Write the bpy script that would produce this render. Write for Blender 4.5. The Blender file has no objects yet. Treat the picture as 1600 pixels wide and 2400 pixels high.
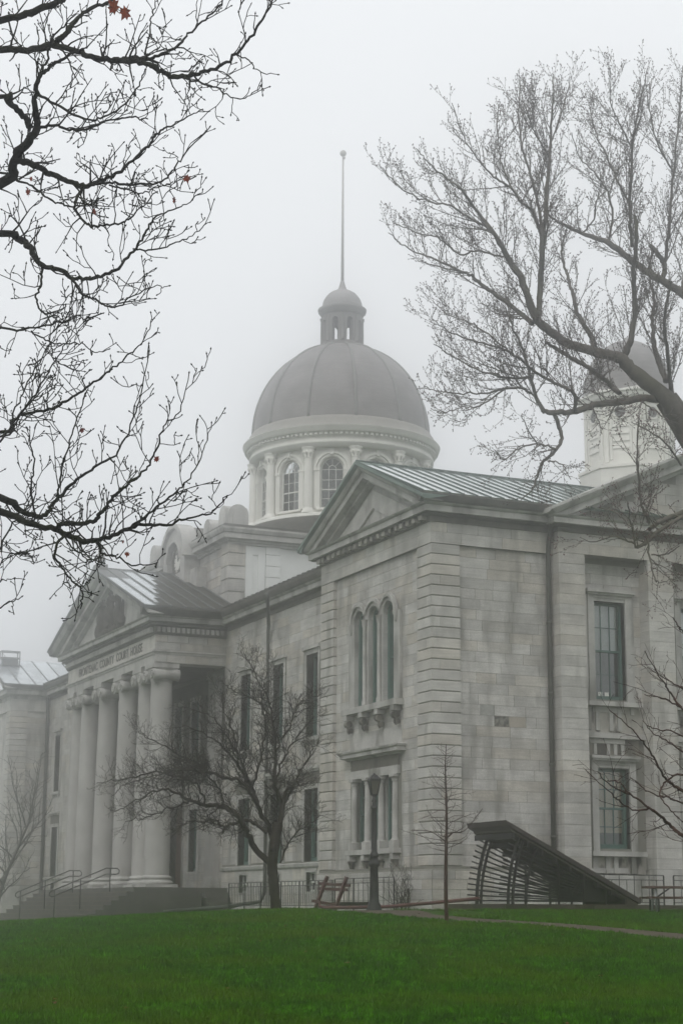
import bpy, math, random
import numpy as np
from mathutils import Matrix, Vector
rnd = random.Random(7)
rng = np.random.default_rng(7)
SC = bpy.context.scene
COL = SC.collection

# ------------------------------------------------------------------ camera
# World axes follow the courthouse: front faces -Y, the near corner stands at the origin.
FPX, YAW, PITCH, ROLL = 4215.0, 0.41786, 0.218394, 0.005626
CAM = np.array([54.895, -27.789, -0.051])
_F = np.array([-math.cos(YAW)*math.cos(PITCH), math.sin(YAW)*math.cos(PITCH), math.sin(PITCH)])
_R = np.cross(_F, [0, 0, 1]); _R /= np.linalg.norm(_R); _U = np.cross(_R, _F)
_R, _U = _R*math.cos(ROLL)+_U*math.sin(ROLL), _U*math.cos(ROLL)-_R*math.sin(ROLL)
cd = bpy.data.cameras.new('camera'); cam = bpy.data.objects.new('camera', cd); COL.objects.link(cam)
cam.matrix_world = Matrix([[_R[0], _U[0], -_F[0], CAM[0]], [_R[1], _U[1], -_F[1], CAM[1]], [_R[2], _U[2], -_F[2], CAM[2]], [0, 0, 0, 1]])
cd.sensor_fit = 'VERTICAL'; cd.sensor_height = 36; cd.lens = FPX/2400*36; cd.clip_start = 0.1; cd.clip_end = 3000
SC.camera = cam

# ------------------------------------------------------------------ sky, sun, exposure
SUN_EL, SUN_ROT = math.radians(48), math.radians(138)
w = bpy.data.worlds.new('World'); SC.world = w; w.use_nodes = True
nt = w.node_tree; nt.nodes.clear()
def wn(t, **k):
    n = nt.nodes.new(t)
    for a, b in k.items(): setattr(n, a, b)
    return n
sky = wn('ShaderNodeTexSky', sky_type='NISHITA', sun_disc=False, sun_elevation=SUN_EL, sun_rotation=SUN_ROT, air_density=1.0, dust_density=6.0)
sat = wn('ShaderNodeHueSaturation'); sat.inputs['Saturation'].default_value = 0.08; sat.inputs['Value'].default_value = 0.10
nt.links.new(sky.outputs[0], sat.inputs['Color'])
tc = wn('ShaderNodeTexCoord'); sx = wn('ShaderNodeSeparateXYZ'); nt.links.new(tc.outputs['Generated'], sx.inputs[0])
mr = wn('ShaderNodeMapRange'); mr.inputs['From Min'].default_value = 0; mr.inputs['From Max'].default_value = 1
mr.inputs['To Min'].default_value = 0.79; mr.inputs['To Max'].default_value = 1.26          # overcast: zenith brighter than horizon
nt.links.new(sx.outputs['Z'], mr.inputs['Value'])
cb = wn('ShaderNodeMix', data_type='RGBA', blend_type='MULTIPLY'); cb.inputs['Factor'].default_value = 1
cb.inputs['A'].default_value = (0.955, 0.98, 1.0, 1); nt.links.new(mr.outputs[0], cb.inputs['B'])
mx = wn('ShaderNodeMix', data_type='RGBA'); mx.inputs['Factor'].default_value = 0.9
nt.links.new(sat.outputs[0], mx.inputs['A']); nt.links.new(cb.outputs['Result'], mx.inputs['B'])
bg = wn('ShaderNodeBackground'); bg.inputs['Strength'].default_value = 1.0
nt.links.new(mx.outputs['Result'], bg.inputs['Color'])
wo = wn('ShaderNodeOutputWorld'); nt.links.new(bg.outputs[0], wo.inputs['Surface'])
sl = bpy.data.lights.new('sun', 'SUN'); sl.energy = 1.1; sl.angle = math.radians(50); sl.color = (1, 0.97, 0.93)
so = bpy.data.objects.new('sun', sl); COL.objects.link(so)
sd = Vector((math.sin(SUN_ROT)*math.cos(SUN_EL), math.cos(SUN_ROT)*math.cos(SUN_EL), math.sin(SUN_EL)))
so.rotation_euler = sd.to_track_quat('Z', 'Y').to_euler()
vs = SC.view_settings; vs.view_transform = 'Standard'; vs.look = 'None'; vs.exposure = 0.0; vs.gamma = 1; vs.use_curve_mapping = False
cy = SC.cycles; cy.max_bounces = 7; cy.diffuse_bounces = 3; cy.glossy_bounces = 3; cy.transmission_bounces = 3; cy.volume_bounces = 4
cy.transparent_max_bounces = 12; cy.use_denoising = True; cy.caustics_reflective = False; cy.caustics_refractive = False

# ------------------------------------------------------------------ helpers
def ray(px): return _F+_R*(px[0]-800)/FPX-_U*(px[1]-1200)/FPX
def at(x, y, depth):                                   # a point seen towards (x, y) of the photograph, `depth` metres away
    d = ray((x, y)); return CAM+d*depth
FG = np.array([_F[0], _F[1]]); FG /= np.linalg.norm(FG); RG = np.array([-FG[1], FG[0]])*-1
if RG @ _R[:2] < 0: RG = -RG
def sst(t): t = np.clip(t, 0, 1); return t*t*(3-2*t)
def gz(x, y):
    vx, vy = x-CAM[0], y-CAM[1]
    s = vx*FG[0]+vy*FG[1]; l = vx*RG[0]+vy*RG[1]
    z = -1.66+1.63*sst((s-20)/35)
    k = np.minimum(np.maximum(0, -l-1.2), 14.5)
    z = z-0.052*k*k/(k+0.8)*sst((s-27)/20)
    z = z-0.03*np.maximum(0, l-6)*sst((s-25)/20)*(1-sst((s-42)/8))
    return z+0.03*np.sin(x*0.7+1)*np.sin(y*0.6)*sst((60-s)/20)
def ghit(px):
    d = ray(px); t0 = 12.0
    for t in np.arange(12, 130, 0.1):
        p = CAM+d*t
        if p[2] <= gz(p[0], p[1]): return p
        t0 = t
    return CAM+d*60

def link(o, parent=None):
    COL.objects.link(o)
    if parent is not None: o.parent = parent
    return o
def wloc(o):
    v = Vector((0, 0, 0))
    while o is not None: v += o.location; o = o.parent
    return np.array(v)
def thing(name, label, cat, loc=(0, 0, 0), group=None):
    o = bpy.data.objects.new(name, None); o.location = loc; o.empty_display_size = 0.3; link(o)
    o['label'] = label; o['category'] = cat
    if group: o['group'] = group
    return o
def tag(o, label=None, cat=None, group=None, kind=None):
    for k, v in (('label', label), ('category', cat), ('group', group), ('kind', kind)):
        if v: o[k] = v
    return o

class MB:
    """collects faces; build() links them as one mesh object"""
    def __init__(s): s.v = []; s.f = []; s.sm = []
    def add(s, vs, fs, smooth=False):
        b = len(s.v); s.v.extend([tuple(map(float, p)) for p in vs])
        s.f.extend([tuple(b+i for i in f) for f in fs]); s.sm.extend([smooth]*len(fs)); return s
    def box(s, x0, x1, y0, y1, z0, z1):
        x0, x1 = min(x0, x1), max(x0, x1); y0, y1 = min(y0, y1), max(y0, y1); z0, z1 = min(z0, z1), max(z0, z1)
        return s.add([(x0, y0, z0), (x1, y0, z0), (x1, y1, z0), (x0, y1, z0), (x0, y0, z1), (x1, y0, z1), (x1, y1, z1), (x0, y1, z1)],
                     [(0, 3, 2, 1), (4, 5, 6, 7), (0, 1, 5, 4), (1, 2, 6, 5), (2, 3, 7, 6), (3, 0, 4, 7)])
    def ub(s, M, u0, u1, v0, v1, d0, d1):              # box in wall coordinates: u along, v up, d into the wall
        P = [M(u0, v0, d0), M(u1, v0, d0), M(u1, v0, d1), M(u0, v0, d1), M(u0, v1, d0), M(u1, v1, d0), M(u1, v1, d1), M(u0, v1, d1)]
        F = [(0, 3, 2, 1), (4, 5, 6, 7), (0, 1, 5, 4), (1, 2, 6, 5), (2, 3, 7, 6), (3, 0, 4, 7)]
        a = np.array(P); vol = np.dot(np.cross(a[1]-a[0], a[3]-a[0]), a[4]-a[0])
        return s.add(P, F if vol > 0 else [f[::-1] for f in F])
    def beam(s, a, b, wd, ht, up=(0, 0, 1)):           # bar from a to b
        a, b, up = np.array(a, float), np.array(b, float), np.array(up, float)
        t = b-a; t = t/np.linalg.norm(t); r = np.cross(t, up); r /= np.linalg.norm(r); u = np.cross(r, t)
        r, u = r*wd/2, u*ht/2
        P = [a-r-u, a+r-u, a+r+u, a-r+u, b-r-u, b+r-u, b+r+u, b-r+u]
        return s.add(P, [(0, 1, 2, 3), (4, 7, 6, 5), (0, 4, 5, 1), (1, 5, 6, 2), (2, 6, 7, 3), (3, 7, 4, 0)])
    def tube(s, pts, rad, k=8, caps=True):
        pts = np.array(pts, float); n = len(pts); rad = np.broadcast_to(np.array(rad, float), (n,))
        V = ring(pts, rad, k).reshape(-1, 3)
        F = [(i*k+j, i*k+(j+1) % k, (i+1)*k+(j+1) % k, (i+1)*k+j) for i in range(n-1) for j in range(k)]
        s.add(V, F, True)
        if caps:
            b = len(s.v)-n*k
            s.f.append(tuple(b+j for j in range(k))[::-1]); s.f.append(tuple(b+(n-1)*k+j for j in range(k))); s.sm.extend([False, False])
        return s
    def lathe(s, c, prof, k=32, a0=0.0, smooth=True, sy=1.0):   # prof: (r, z) from bottom to top
        n = len(prof)
        V = [(c[0]+r*math.cos(a0+2*math.pi*j/k), c[1]+sy*r*math.sin(a0+2*math.pi*j/k), c[2]+z) for r, z in prof for j in range(k)]
        F = [(i*k+j, i*k+(j+1) % k, (i+1)*k+(j+1) % k, (i+1)*k+j) for i in range(n-1) for j in range(k)]
        return s.add(V, F, smooth)
    def poly(s, pts, ext):                             # planar polygon extruded by vector ext
        n = len(pts); P = [np.array(p, float) for p in pts]; e = np.array(ext, float)
        nrm = sum((np.cross(P[i]-P[0], P[(i+1) % n]-P[0]) for i in range(n)), np.zeros(3))
        V = P+[p+e for p in P]
        F = [tuple(range(n))[::-1], tuple(range(n, 2*n))]+[(i, (i+1) % n, n+(i+1) % n, n+i) for i in range(n)]
        if nrm @ e < 0: F = [f[::-1] for f in F]
        return s.add(V, F)
    def build(s, name, mat, parent=None, kind=None, label=None):
        o0 = wloc(parent) if parent is not None else np.zeros(3)
        me = bpy.data.meshes.new(name); me.from_pydata([tuple(np.array(p)-o0) for p in s.v], [], s.f)
        if any(s.sm): me.polygons.foreach_set('use_smooth', s.sm)
        me.materials.append(M_[mat]); me.update()
        o = bpy.data.objects.new(name, me); link(o, parent)
        if kind: o['kind'] = kind
        if label: o['label'] = label
        return o
def ring(pts, rad, k):
    t = np.gradient(pts, axis=0); t /= np.maximum(np.linalg.norm(t, axis=1, keepdims=True), 1e-9)
    m = np.abs(t.mean(0)); ref = np.eye(3)[int(np.argmin(m))]
    a = np.cross(t, ref); a /= np.maximum(np.linalg.norm(a, axis=1, keepdims=True), 1e-9); b = np.cross(t, a)
    th = np.arange(k)*2*math.pi/k
    return pts[:, None]+np.asarray(rad)[:, None, None]*(np.cos(th)[None, :, None]*a[:, None]+np.sin(th)[None, :, None]*b[:, None])
def arr_mesh(name, V, Q, mat, parent=None, smooth=True, origin=None):      # numpy quads or triangles
    V = np.asarray(V, np.float32); Q = np.asarray(Q, np.int32)
    if parent is not None: V = V-wloc(parent).astype(np.float32)
    me = bpy.data.meshes.new(name); k = Q.shape[1]
    me.vertices.add(len(V)); me.vertices.foreach_set('co', V.ravel())
    me.loops.add(Q.size); me.loops.foreach_set('vertex_index', Q.ravel())
    me.polygons.add(len(Q)); me.polygons.foreach_set('loop_start', np.arange(0, Q.size, k, dtype=np.int32))
    me.polygons.foreach_set('loop_total', np.full(len(Q), k, np.int32))
    if smooth: me.polygons.foreach_set('use_smooth', np.ones(len(Q), bool))
    me.update(calc_edges=True); me.materials.append(M_[mat])
    return link(bpy.data.objects.new(name, me), parent)

# ------------------------------------------------------------------ materials
M_ = {}
def mat(name, col, rough=0.85, spec=0.3, n=(3.0, 0.12), fine=(40, 0.06), island=0.0, stain=0.0, stain_col=(0.03, 0.03, 0.025), stain_scale=(1.2, 1.2, 0.35),
        bump=0.0, bump_scale=25, metal=0.0, tint=None, streak=0.0, warm=0.0, stain_lo=0.55):
    m = bpy.data.materials.new(name); m.use_nodes = True; t = m.node_tree; N = t.nodes; L = t.links
    b = N['Principled BSDF']; b.inputs['Roughness'].default_value = rough; b.inputs['Specular IOR Level'].default_value = spec; b.inputs['Metallic'].default_value = metal
    geo = N.new('ShaderNodeNewGeometry')
    def noise(scale, det=4, vec=None):
        k = N.new('ShaderNodeTexNoise'); k.inputs['Scale'].default_value = scale; k.inputs['Detail'].default_value = det
        L.new(vec or geo.outputs['Position'], k.inputs['Vector']); return k.outputs['Fac']
    def rng_(v, lo, hi, a=0.3, c=0.7):
        k = N.new('ShaderNodeMapRange'); k.inputs['From Min'].default_value = a; k.inputs['From Max'].default_value = c
        k.inputs['To Min'].default_value = lo; k.inputs['To Max'].default_value = hi; L.new(v, k.inputs['Value']); return k.outputs[0]
    def mul(a, v, fac=None):
        k = N.new('ShaderNodeMix'); k.data_type = 'RGBA'; k.blend_type = 'MULTIPLY'; k.inputs['Factor'].default_value = 1
        L.new(a, k.inputs['A']); L.new(v, k.inputs['B']); return k.outputs['Result']
    def mixc(a, fac, colr):
        k = N.new('ShaderNodeMix'); k.data_type = 'RGBA'; L.new(fac, k.inputs['Factor']); L.new(a, k.inputs['A']); k.inputs['B'].default_value = (*colr, 1); return k.outputs['Result']
    rgb = N.new('ShaderNodeRGB'); rgb.outputs[0].default_value = (*col, 1); c = rgb.outputs[0]
    if island:
        oi = N.new('ShaderNodeObjectInfo'); ad = N.new('ShaderNodeMath'); ad.operation = 'ADD'
        L.new(oi.outputs['Random'], ad.inputs[0]); L.new(geo.outputs['Random Per Island'], ad.inputs[1])
        fr = N.new('ShaderNodeMath'); fr.operation = 'FRACT'; L.new(ad.outputs[0], fr.inputs[0])
        c = mul(c, rng_(fr.outputs[0], 1-island, 1+island, 0, 1))
        if warm:
            f2 = N.new('ShaderNodeMath'); f2.operation = 'MULTIPLY'; f2.inputs[1].default_value = 7.31; L.new(ad.outputs[0], f2.inputs[0])
            f3 = N.new('ShaderNodeMath'); f3.operation = 'FRACT'; L.new(f2.outputs[0], f3.inputs[0])
            c = mixc(c, rng_(f3.outputs[0], 0, warm, 0.45, 1), (col[0]*1.02, col[1]*0.93, col[2]*0.80))
    if n: c = mul(c, rng_(noise(n[0]), 1-n[1], 1+n[1]))
    if fine: c = mul(c, rng_(noise(fine[0], 6), 1-fine[1], 1+fine[1]))
    if streak:
        mp = N.new('ShaderNodeMapping'); mp.inputs['Scale'].default_value = (1.3, 1.3, 16); L.new(geo.outputs['Position'], mp.inputs['Vector'])
        c = mul(c, rng_(noise(1.0, 5, mp.outputs[0]), 1-streak, 1+streak))
    if stain:
        mp = N.new('ShaderNodeMapping'); mp.inputs['Scale'].default_value = stain_scale; L.new(geo.outputs['Position'], mp.inputs['Vector'])
        c = mixc(c, rng_(noise(1.0, 7, mp.outputs[0]), 0, stain, stain_lo, stain_lo+0.14), stain_col)
    if tint:
        c = mixc(c, rng_(noise(tint[0], 3), 0, tint[1], 0.45, 0.65), tint[2])
    L.new(c, b.inputs['Base Color'])
    if bump:
        bp = N.new('ShaderNodeBump'); bp.inputs['Strength'].default_value = bump; bp.inputs['Distance'].default_value = 0.02
        L.new(noise(bump_scale, 6), bp.inputs['Height']); L.new(bp.outputs[0], b.inputs['Normal'])
    M_[name] = m; return m
STONE = (0.41, 0.40, 0.355)
mat('ashlar', (0.44, 0.428, 0.405), 0.9, 0.25, n=(1.3, 0.22), fine=(24, 0.13), island=0.15, stain=0.55, stain_col=(0.15, 0.147, 0.13), stain_scale=(1.4, 1.4, 0.30), stain_lo=0.52, streak=0.10, warm=0.5, bump=0.25)
mat('ashlar_stained', (0.20, 0.195, 0.17), 0.9, 0.25, n=(6, 0.3), fine=(30, 0.15), stain=0.9, stain_col=(0.06, 0.06, 0.052), stain_scale=(7, 7, 6), stain_lo=0.42, bump=0.3)
mat('quoin', (0.455, 0.442, 0.415), 0.9, 0.25, n=(1.3, 0.20), fine=(24, 0.12), island=0.15, stain=0.55, stain_col=(0.17, 0.167, 0.145), stain_scale=(1.4, 1.4, 0.35), streak=0.10, warm=0.4, bump=0.25)
mat('trim', (0.43, 0.42, 0.398), 0.9, 0.25, n=(1.5, 0.2), fine=(28, 0.12), stain=0.7, stain_col=(0.12, 0.117, 0.10), stain_lo=0.52, streak=0.05, bump=0.2)
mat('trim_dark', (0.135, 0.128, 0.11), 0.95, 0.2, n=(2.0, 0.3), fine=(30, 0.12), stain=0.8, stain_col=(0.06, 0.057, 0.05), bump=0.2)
mat('trim_stained', (0.20, 0.188, 0.16), 0.95, 0.2, n=(2.0, 0.3), fine=(30, 0.12), stain=0.95, stain_col=(0.035, 0.032, 0.027), stain_scale=(2.2, 2.2, 0.8), stain_lo=0.44, bump=0.2)
mat('ashlar_dark', (0.105, 0.098, 0.085), 0.95, 0.15, n=(1.2, 0.3), fine=(24, 0.15), island=0.2, stain=0.6, stain_col=(0.05, 0.047, 0.04), bump=0.25)  # darker ashlar for the upper portico courses and the ceiling
mat('ashlar_patched', (0.30, 0.30, 0.28), 0.9, 0.25, n=(3, 0.25), fine=(30, 0.12), stain=0.8, stain_col=(0.09, 0.09, 0.08), stain_scale=(5, 5, 5), stain_lo=0.53, bump=0.3)
mat('ashlar_warm', (0.34, 0.305, 0.26), 0.9, 0.25, n=(2, 0.15), fine=(30, 0.1), bump=0.3)
mat('trim_patchy', (0.37, 0.352, 0.315), 0.9, 0.2, n=(2, 0.25), fine=(28, 0.12), stain=0.92, stain_col=(0.04, 0.037, 0.032), stain_scale=(3, 3, 1.3), stain_lo=0.51, bump=0.2)
mat('mortar', (0.20, 0.195, 0.17), 0.95, 0.1)
mat('column_stone', (0.40, 0.388, 0.37), 0.9, 0.25, n=(0.9, 0.16), fine=(30, 0.06), stain=0.35, stain_col=(0.22, 0.20, 0.165), bump=0.15)
mat('white_paint', (0.74, 0.73, 0.68), 0.6, 0.3, n=(2, 0.05), stain=0.15, stain_col=(0.45, 0.43, 0.38))
mat('white_wall', (0.78, 0.79, 0.77), 0.7, 0.3, n=(1.5, 0.04), stain=0.12, stain_col=(0.5, 0.5, 0.47))
mat('copper_pan', (0.80, 0.85, 0.835), 0.14, 0.6, n=(1.2, 0.12), fine=(20, 0.08), island=0.08, stain=0.3, stain_col=(0.45, 0.55, 0.51), metal=0.8)
mat('copper_rib', (0.040, 0.068, 0.055), 0.6, 0.3, n=(3, 0.3))
mat('copper_green', (0.145, 0.195, 0.17), 0.6, 0.3, n=(2, 0.25), stain=0.6, stain_col=(0.06, 0.085, 0.07))
mat('lead_pan', (0.62, 0.66, 0.68), 0.16, 0.6, n=(1.2, 0.12), island=0.08, metal=0.6, stain=0.25, stain_col=(0.2, 0.21, 0.21))
mat('lead_rib', (0.14, 0.145, 0.14), 0.6, 0.3)
mat('dark_roof', (0.055, 0.053, 0.045), 0.9, 0.2, n=(3, 0.4), fine=(18, 0.3), stain=0.5, stain_col=(0.10, 0.10, 0.08))
mat('dome_metal', (0.20, 0.19, 0.185), 0.6, 0.25, n=(0.9, 0.2), fine=(14, 0.1), streak=0.14, stain=0.4, stain_col=(0.18, 0.185, 0.175), stain_scale=(1.5, 1.5, .3))
mat('dome_rib', (0.185, 0.185, 0.175), 0.55, 0.4)
mat('dome_band', (0.28, 0.27, 0.245), 0.7, 0.3, n=(2, 0.1))
mat('lantern_metal', (0.15, 0.145, 0.135), 0.7, 0.3, n=(2, 0.15))
mat('frame_green', (0.058, 0.125, 0.105), 0.55, 0.35, n=(5, 0.15), stain=0.2, stain_col=(0.13, 0.16, 0.14))
mat('frame_white', (0.66, 0.66, 0.62), 0.6, 0.3)
mat('dark_room', (0.012, 0.012, 0.012), 1.0, 0.0, n=None, fine=None)
mat('blind_pale', (0.80, 0.82, 0.80), 0.9, 0.1, n=(8, 0.04))
mat('blind_tan', (0.62, 0.52, 0.37), 0.9, 0.1, n=(8, 0.06), streak=0.05)
mat('blind_grey', (0.10, 0.10, 0.105), 0.9, 0.1, n=(6, 0.1))
mat('drainpipe', (0.055, 0.058, 0.048), 0.6, 0.35, n=(3, 0.25), stain=0.3, stain_col=(0.09, 0.12, 0.10))
mat('step_stone', (0.088, 0.084, 0.077), 0.8, 0.35, n=(1.5, 0.3), fine=(25, 0.15), stain=0.5, stain_col=(0.11, 0.105, 0.095), stain_scale=(1, 1, 3), bump=0.3)
mat('black_iron', (0.010, 0.010, 0.0095), 0.5, 0.4, n=(10, 0.2))
mat('red_paint', (0.062, 0.020, 0.016), 0.6, 0.3, n=(5, 0.25), stain=0.3, stain_col=(0.07, 0.03, 0.025))
mat('red_pipe', (0.085, 0.025, 0.022), 0.5, 0.35, n=(3, 0.3), stain=0.4, stain_col=(0.05, 0.03, 0.025))
mat('lamp_glass', (0.085, 0.08, 0.062), 0.25, 0.5, n=(9, 0.1))
mat('shelter_dark', (0.012, 0.011, 0.010), 0.65, 0.3, n=(4, 0.25))
mat('shelter_roof', (0.036, 0.027, 0.024), 0.75, 0.3, n=(3, 0.25), fine=(20, 0.1))
mat('shelter_soffit', (0.075, 0.068, 0.05), 0.85, 0.2, n=(3, 0.2))
mat('brown_stone', (0.060, 0.048, 0.038), 0.95, 0.2, n=(2.5, 0.3), fine=(25, 0.2), island=0.2, bump=0.4)
mat('table_wood', (0.075, 0.038, 0.026), 0.7, 0.3, n=(6, 0.25), fine=(40, 0.15))
mat('galvanised', (0.24, 0.25, 0.25), 0.5, 0.4, n=(8, 0.15), metal=0.4)
mat('bark_maple', (0.010, 0.010, 0.007), 0.95, 0.1, n=(14, 0.35), fine=(70, 0.2), tint=(2.5, 0.8, (0.016, 0.020, 0.006)), bump=0.5, bump_scale=60)
mat('bark_grey', (0.105, 0.094, 0.078), 0.95, 0.1, n=(6, 0.3), fine=(45, 0.2), tint=(0.9, 0.6, (0.085, 0.085, 0.048)), bump=0.5, bump_scale=40)
mat('bud_brown', (0.085, 0.062, 0.052), 0.9, 0.1, island=0.4)
mat('bud_red', (0.11, 0.05, 0.052), 0.9, 0.1, island=0.4)
mat('bark_dark', (0.044, 0.038, 0.029), 0.95, 0.1, n=(7, 0.35), fine=(50, 0.2), tint=(1.5, 0.5, (0.030, 0.030, 0.016)), bump=0.5, bump_scale=40)
mat('bark_red', (0.050, 0.026, 0.018), 0.9, 0.15, n=(7, 0.3))
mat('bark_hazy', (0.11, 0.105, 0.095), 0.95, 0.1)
mat('leaf_red', (0.21, 0.022, 0.010), 0.7, 0.3, n=(25, 0.35), tint=(9, 0.45, (0.34, 0.085, 0.010)))
mat('leaf_litter', (0.09, 0.035, 0.014), 0.8, 0.2, island=0.5)
mat('path_gravel', (0.078, 0.060, 0.048), 0.95, 0.15, n=(1.2, 0.2), fine=(45, 0.25), stain=0.35, stain_col=(0.06, 0.055, 0.035), stain_scale=(1.5, 1.5, 1.5), bump=0.4)
mat('paving', (0.16, 0.14, 0.115), 0.9, 0.2, n=(1.0, 0.2), fine=(40, 0.15))
mat('lawn', (0.020, 0.062, 0.001), 0.95, 0.05, n=(1.6, 0.35), fine=(9, 0.5), tint=(0.30, 0.55, (0.038, 0.062, 0.010)), stain=0.5, stain_col=(0.016, 0.030, 0.006), stain_scale=(1.1, 1.1, 1.1), bump=0.7, bump_scale=22)
mat('grass', (0.033, 0.112, 0.001), 0.6, 0.18, n=(1.7, 0.4), fine=(7, 0.75), island=0.45, warm=0.6, tint=(0.33, 0.6, (0.072, 0.120, 0.002)), stain=0.55, stain_col=(0.020, 0.050, 0.004), stain_scale=(1.3, 1.3, 1.3), stain_lo=.53)
mat('arms_bronze', (0.07, 0.062, 0.05), 0.85, 0.2, n=(4, 0.4), bump=0.6, bump_scale=12)
mat('ink', (0.10, 0.095, 0.085), 0.9, 0.1)
g = bpy.data.materials.new('glass'); g.use_nodes = True; t = g.node_tree; t.nodes.clear()
gt = t.nodes.new('ShaderNodeBsdfTransparent'); gt.inputs[0].default_value = (0.965, 0.98, 0.975, 1)
gg = t.nodes.new('ShaderNodeBsdfGlossy'); gg.inputs['Roughness'].default_value = 0.04; gg.inputs['Color'].default_value = (0.9, 0.92, 0.92, 1)
fr = t.nodes.new('ShaderNodeFresnel'); fr.inputs['IOR'].default_value = 1.6
gm = t.nodes.new('ShaderNodeMixShader'); go = t.nodes.new('ShaderNodeOutputMaterial')
t.links.new(fr.outputs[0], gm.inputs[0]); t.links.new(gt.outputs[0], gm.inputs[1]); t.links.new(gg.outputs[0], gm.inputs[2]); t.links.new(gm.outputs[0], go.inputs['Surface'])
M_['glass'] = g

# ------------------------------------------------------------------ ground, paths
def ground_sheet():
    xs = np.concatenate([np.linspace(-1200, -95, 14)[:-1], np.arange(-95, 70, 0.8), np.linspace(70, 600, 12)])
    ys = np.concatenate([np.linspace(-600, -60, 12)[:-1], np.arange(-60, 30, 0.8), np.linspace(30, 700, 14)])
    X, Y = np.meshgrid(xs, ys); Z = gz(X, Y)
    V = np.stack([X, Y, Z], -1).reshape(-1, 3); nx, ny = len(xs), len(ys)
    i = (np.arange(ny-1)[:, None]*nx+np.arange(nx-1)[None]).ravel()
    o = arr_mesh('lawn', V, np.stack([i, i+1, i+nx+1, i+nx], 1), 'lawn'); o['kind'] = 'structure'; return o
lawn = ground_sheet()
def ribbon(name, top, bot, m, dz=0.012, sub=6):
    T = [ghit(p) for p in top]; B = [ghit(p) for p in bot]; V = []; n = 0
    for i in range(len(T)-1):
        for k in range(sub + (i == len(T)-2)):
            a = k/sub; p = T[i]*(1-a)+T[i+1]*a; q = B[i]*(1-a)+B[i+1]*a
            for j in range(5):
                c = p*(1-j/4)+q*(j/4); jx = 0.06*math.sin(n*1.7)+0.05*math.sin(n*0.6) if j in (0, 4) else 0
                V.append((c[0]+jx, c[1]-jx, gz(c[0], c[1])+dz))
            n += 1
    V = np.array(V); Q = [(i*5+j, (i+1)*5+j, (i+1)*5+j+1, i*5+j+1) for i in range(n-1) for j in range(4)]
    o = arr_mesh(name, V, Q, m); o['kind'] = 'structure'
    return o, V
path, PATHV = ribbon('path', [(800, 2130.5), (870, 2131), (950, 2134), (1010, 2144), (1115, 2154), (1268, 2163), (1402, 2173), (1600, 2190), (1760, 2205)],
                     [(770, 2133), (850, 2140), (910, 2146), (985, 2153), (1110, 2162), (1268, 2171), (1402, 2184), (1600, 2204), (1760, 2221)], 'path_gravel')

def walk():
    mb = MB()
    xs = np.arange(-75, -24, 1.5)
    for a, b in zip(xs[:-1], xs[1:]):
        y0, y1 = -6.6, -4.2
        mb.add([(a, y0, gz(a, y0)+.02), (b, y0, gz(b, y0)+.02), (b, y1, gz(b, y1)+.02), (a, y1, gz(a, y1)+.02)], [(0, 1, 2, 3)])
    o = mb.build('pavement', 'paving'); o['kind'] = 'structure'
walk()

# ------------------------------------------------------------------ courthouse
HOUSE = thing('courthouse', 'grey limestone courthouse with columned portico, triple arched windows and green copper roof', 'courthouse', (-35, 6, 0))
AX = -35.0                                             # axis of symmetry
def front(y): return lambda u, v, d: (u, y+d, v)       # wall facing -Y
def side(x): return lambda u, v, d: (x-d, u, v)        # wall facing +X
def rects_minus(rs, holes):
    for h in holes:
        out = []
        for (a, b, c, d) in rs:
            if h[0] >= b or h[1] <= a or h[2] >= d or h[3] <= c: out.append((a, b, c, d)); continue
            x0, x1 = max(a, h[0]), min(b, h[1]); z0, z1 = max(c, h[2]), min(d, h[3])
            if x0-a > 0.05: out.append((a, x0, c, d))
            if b-x1 > 0.05: out.append((x1, b, c, d))
            if z0-c > 0.03: out.append((x0, x1, c, z0))
            if d-z1 > 0.03: out.append((x0, x1, z1, d))
        rs = out
    return rs
def core(name, M, u0, u1, v0, v1, holes, m='mortar', d0=0.0, d1=0.55):
    us = sorted({u0, u1, *[h[0] for h in holes], *[h[1] for h in holes]}); us = [u for u in us if u0 <= u <= u1]
    mb = MB()
    for a, b in zip(us[:-1], us[1:]):
        c = (a+b)/2; zz = [v0]
        for h in sorted([h for h in holes if h[0] < c < h[1]], key=lambda h: h[2]): zz += [h[2], h[3]]
        zz.append(v1)
        for i in range(0, len(zz), 2):
            if zz[i+1]-zz[i] > 1e-3: mb.ub(M, a, b, zz[i], zz[i+1], d0, d1)
    return mb.build(name, m, HOUSE)
PITCH_C = 0.3687
COURSES = [1.45+PITCH_C*i for i in range(31)]; COURSES[-1] = 12.52
def masonry(M, u0, u1, courses, holes, lens, joint=0.012, proud=0.014, off=0):
    out = []
    for i, (a, b) in enumerate(zip(courses[:-1], courses[1:])):
        u = u0; first = True
        while u < u1-0.02:
            ln = rnd.uniform(*lens)*(rnd.choice((0.5, 1)) if first else 1); first = False
            e = u+ln
            if u1-e < lens[0]*0.5: e = u1
            e = min(e, u1); out.append((u, e, a, b)); u = e
    out = rects_minus(out, holes); res = []
    for (a, b, c, d) in out:
        if b-a < 0.06 or d-c < 0.04: continue
        res.append((M, a+joint/2, b-joint/2, c+joint/2, d-joint/2, proud+rnd.uniform(-0.003, 0.004)))
    return res
def lay(stones, parent, name, m='ashlar', each=True, depth=0.05):
    if each:
        for (M, a, b, c, d, p) in stones:
            MB().ub(M, a, b, c, d, -p, depth).build(name, m if not (isinstance(m, tuple)) else m[0], parent)
    else:
        mb = MB()
        for (M, a, b, c, d, p) in stones: mb.ub(M, a, b, c, d, -p, depth)
        return mb.build(name, m, parent, kind='stuff')

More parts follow.
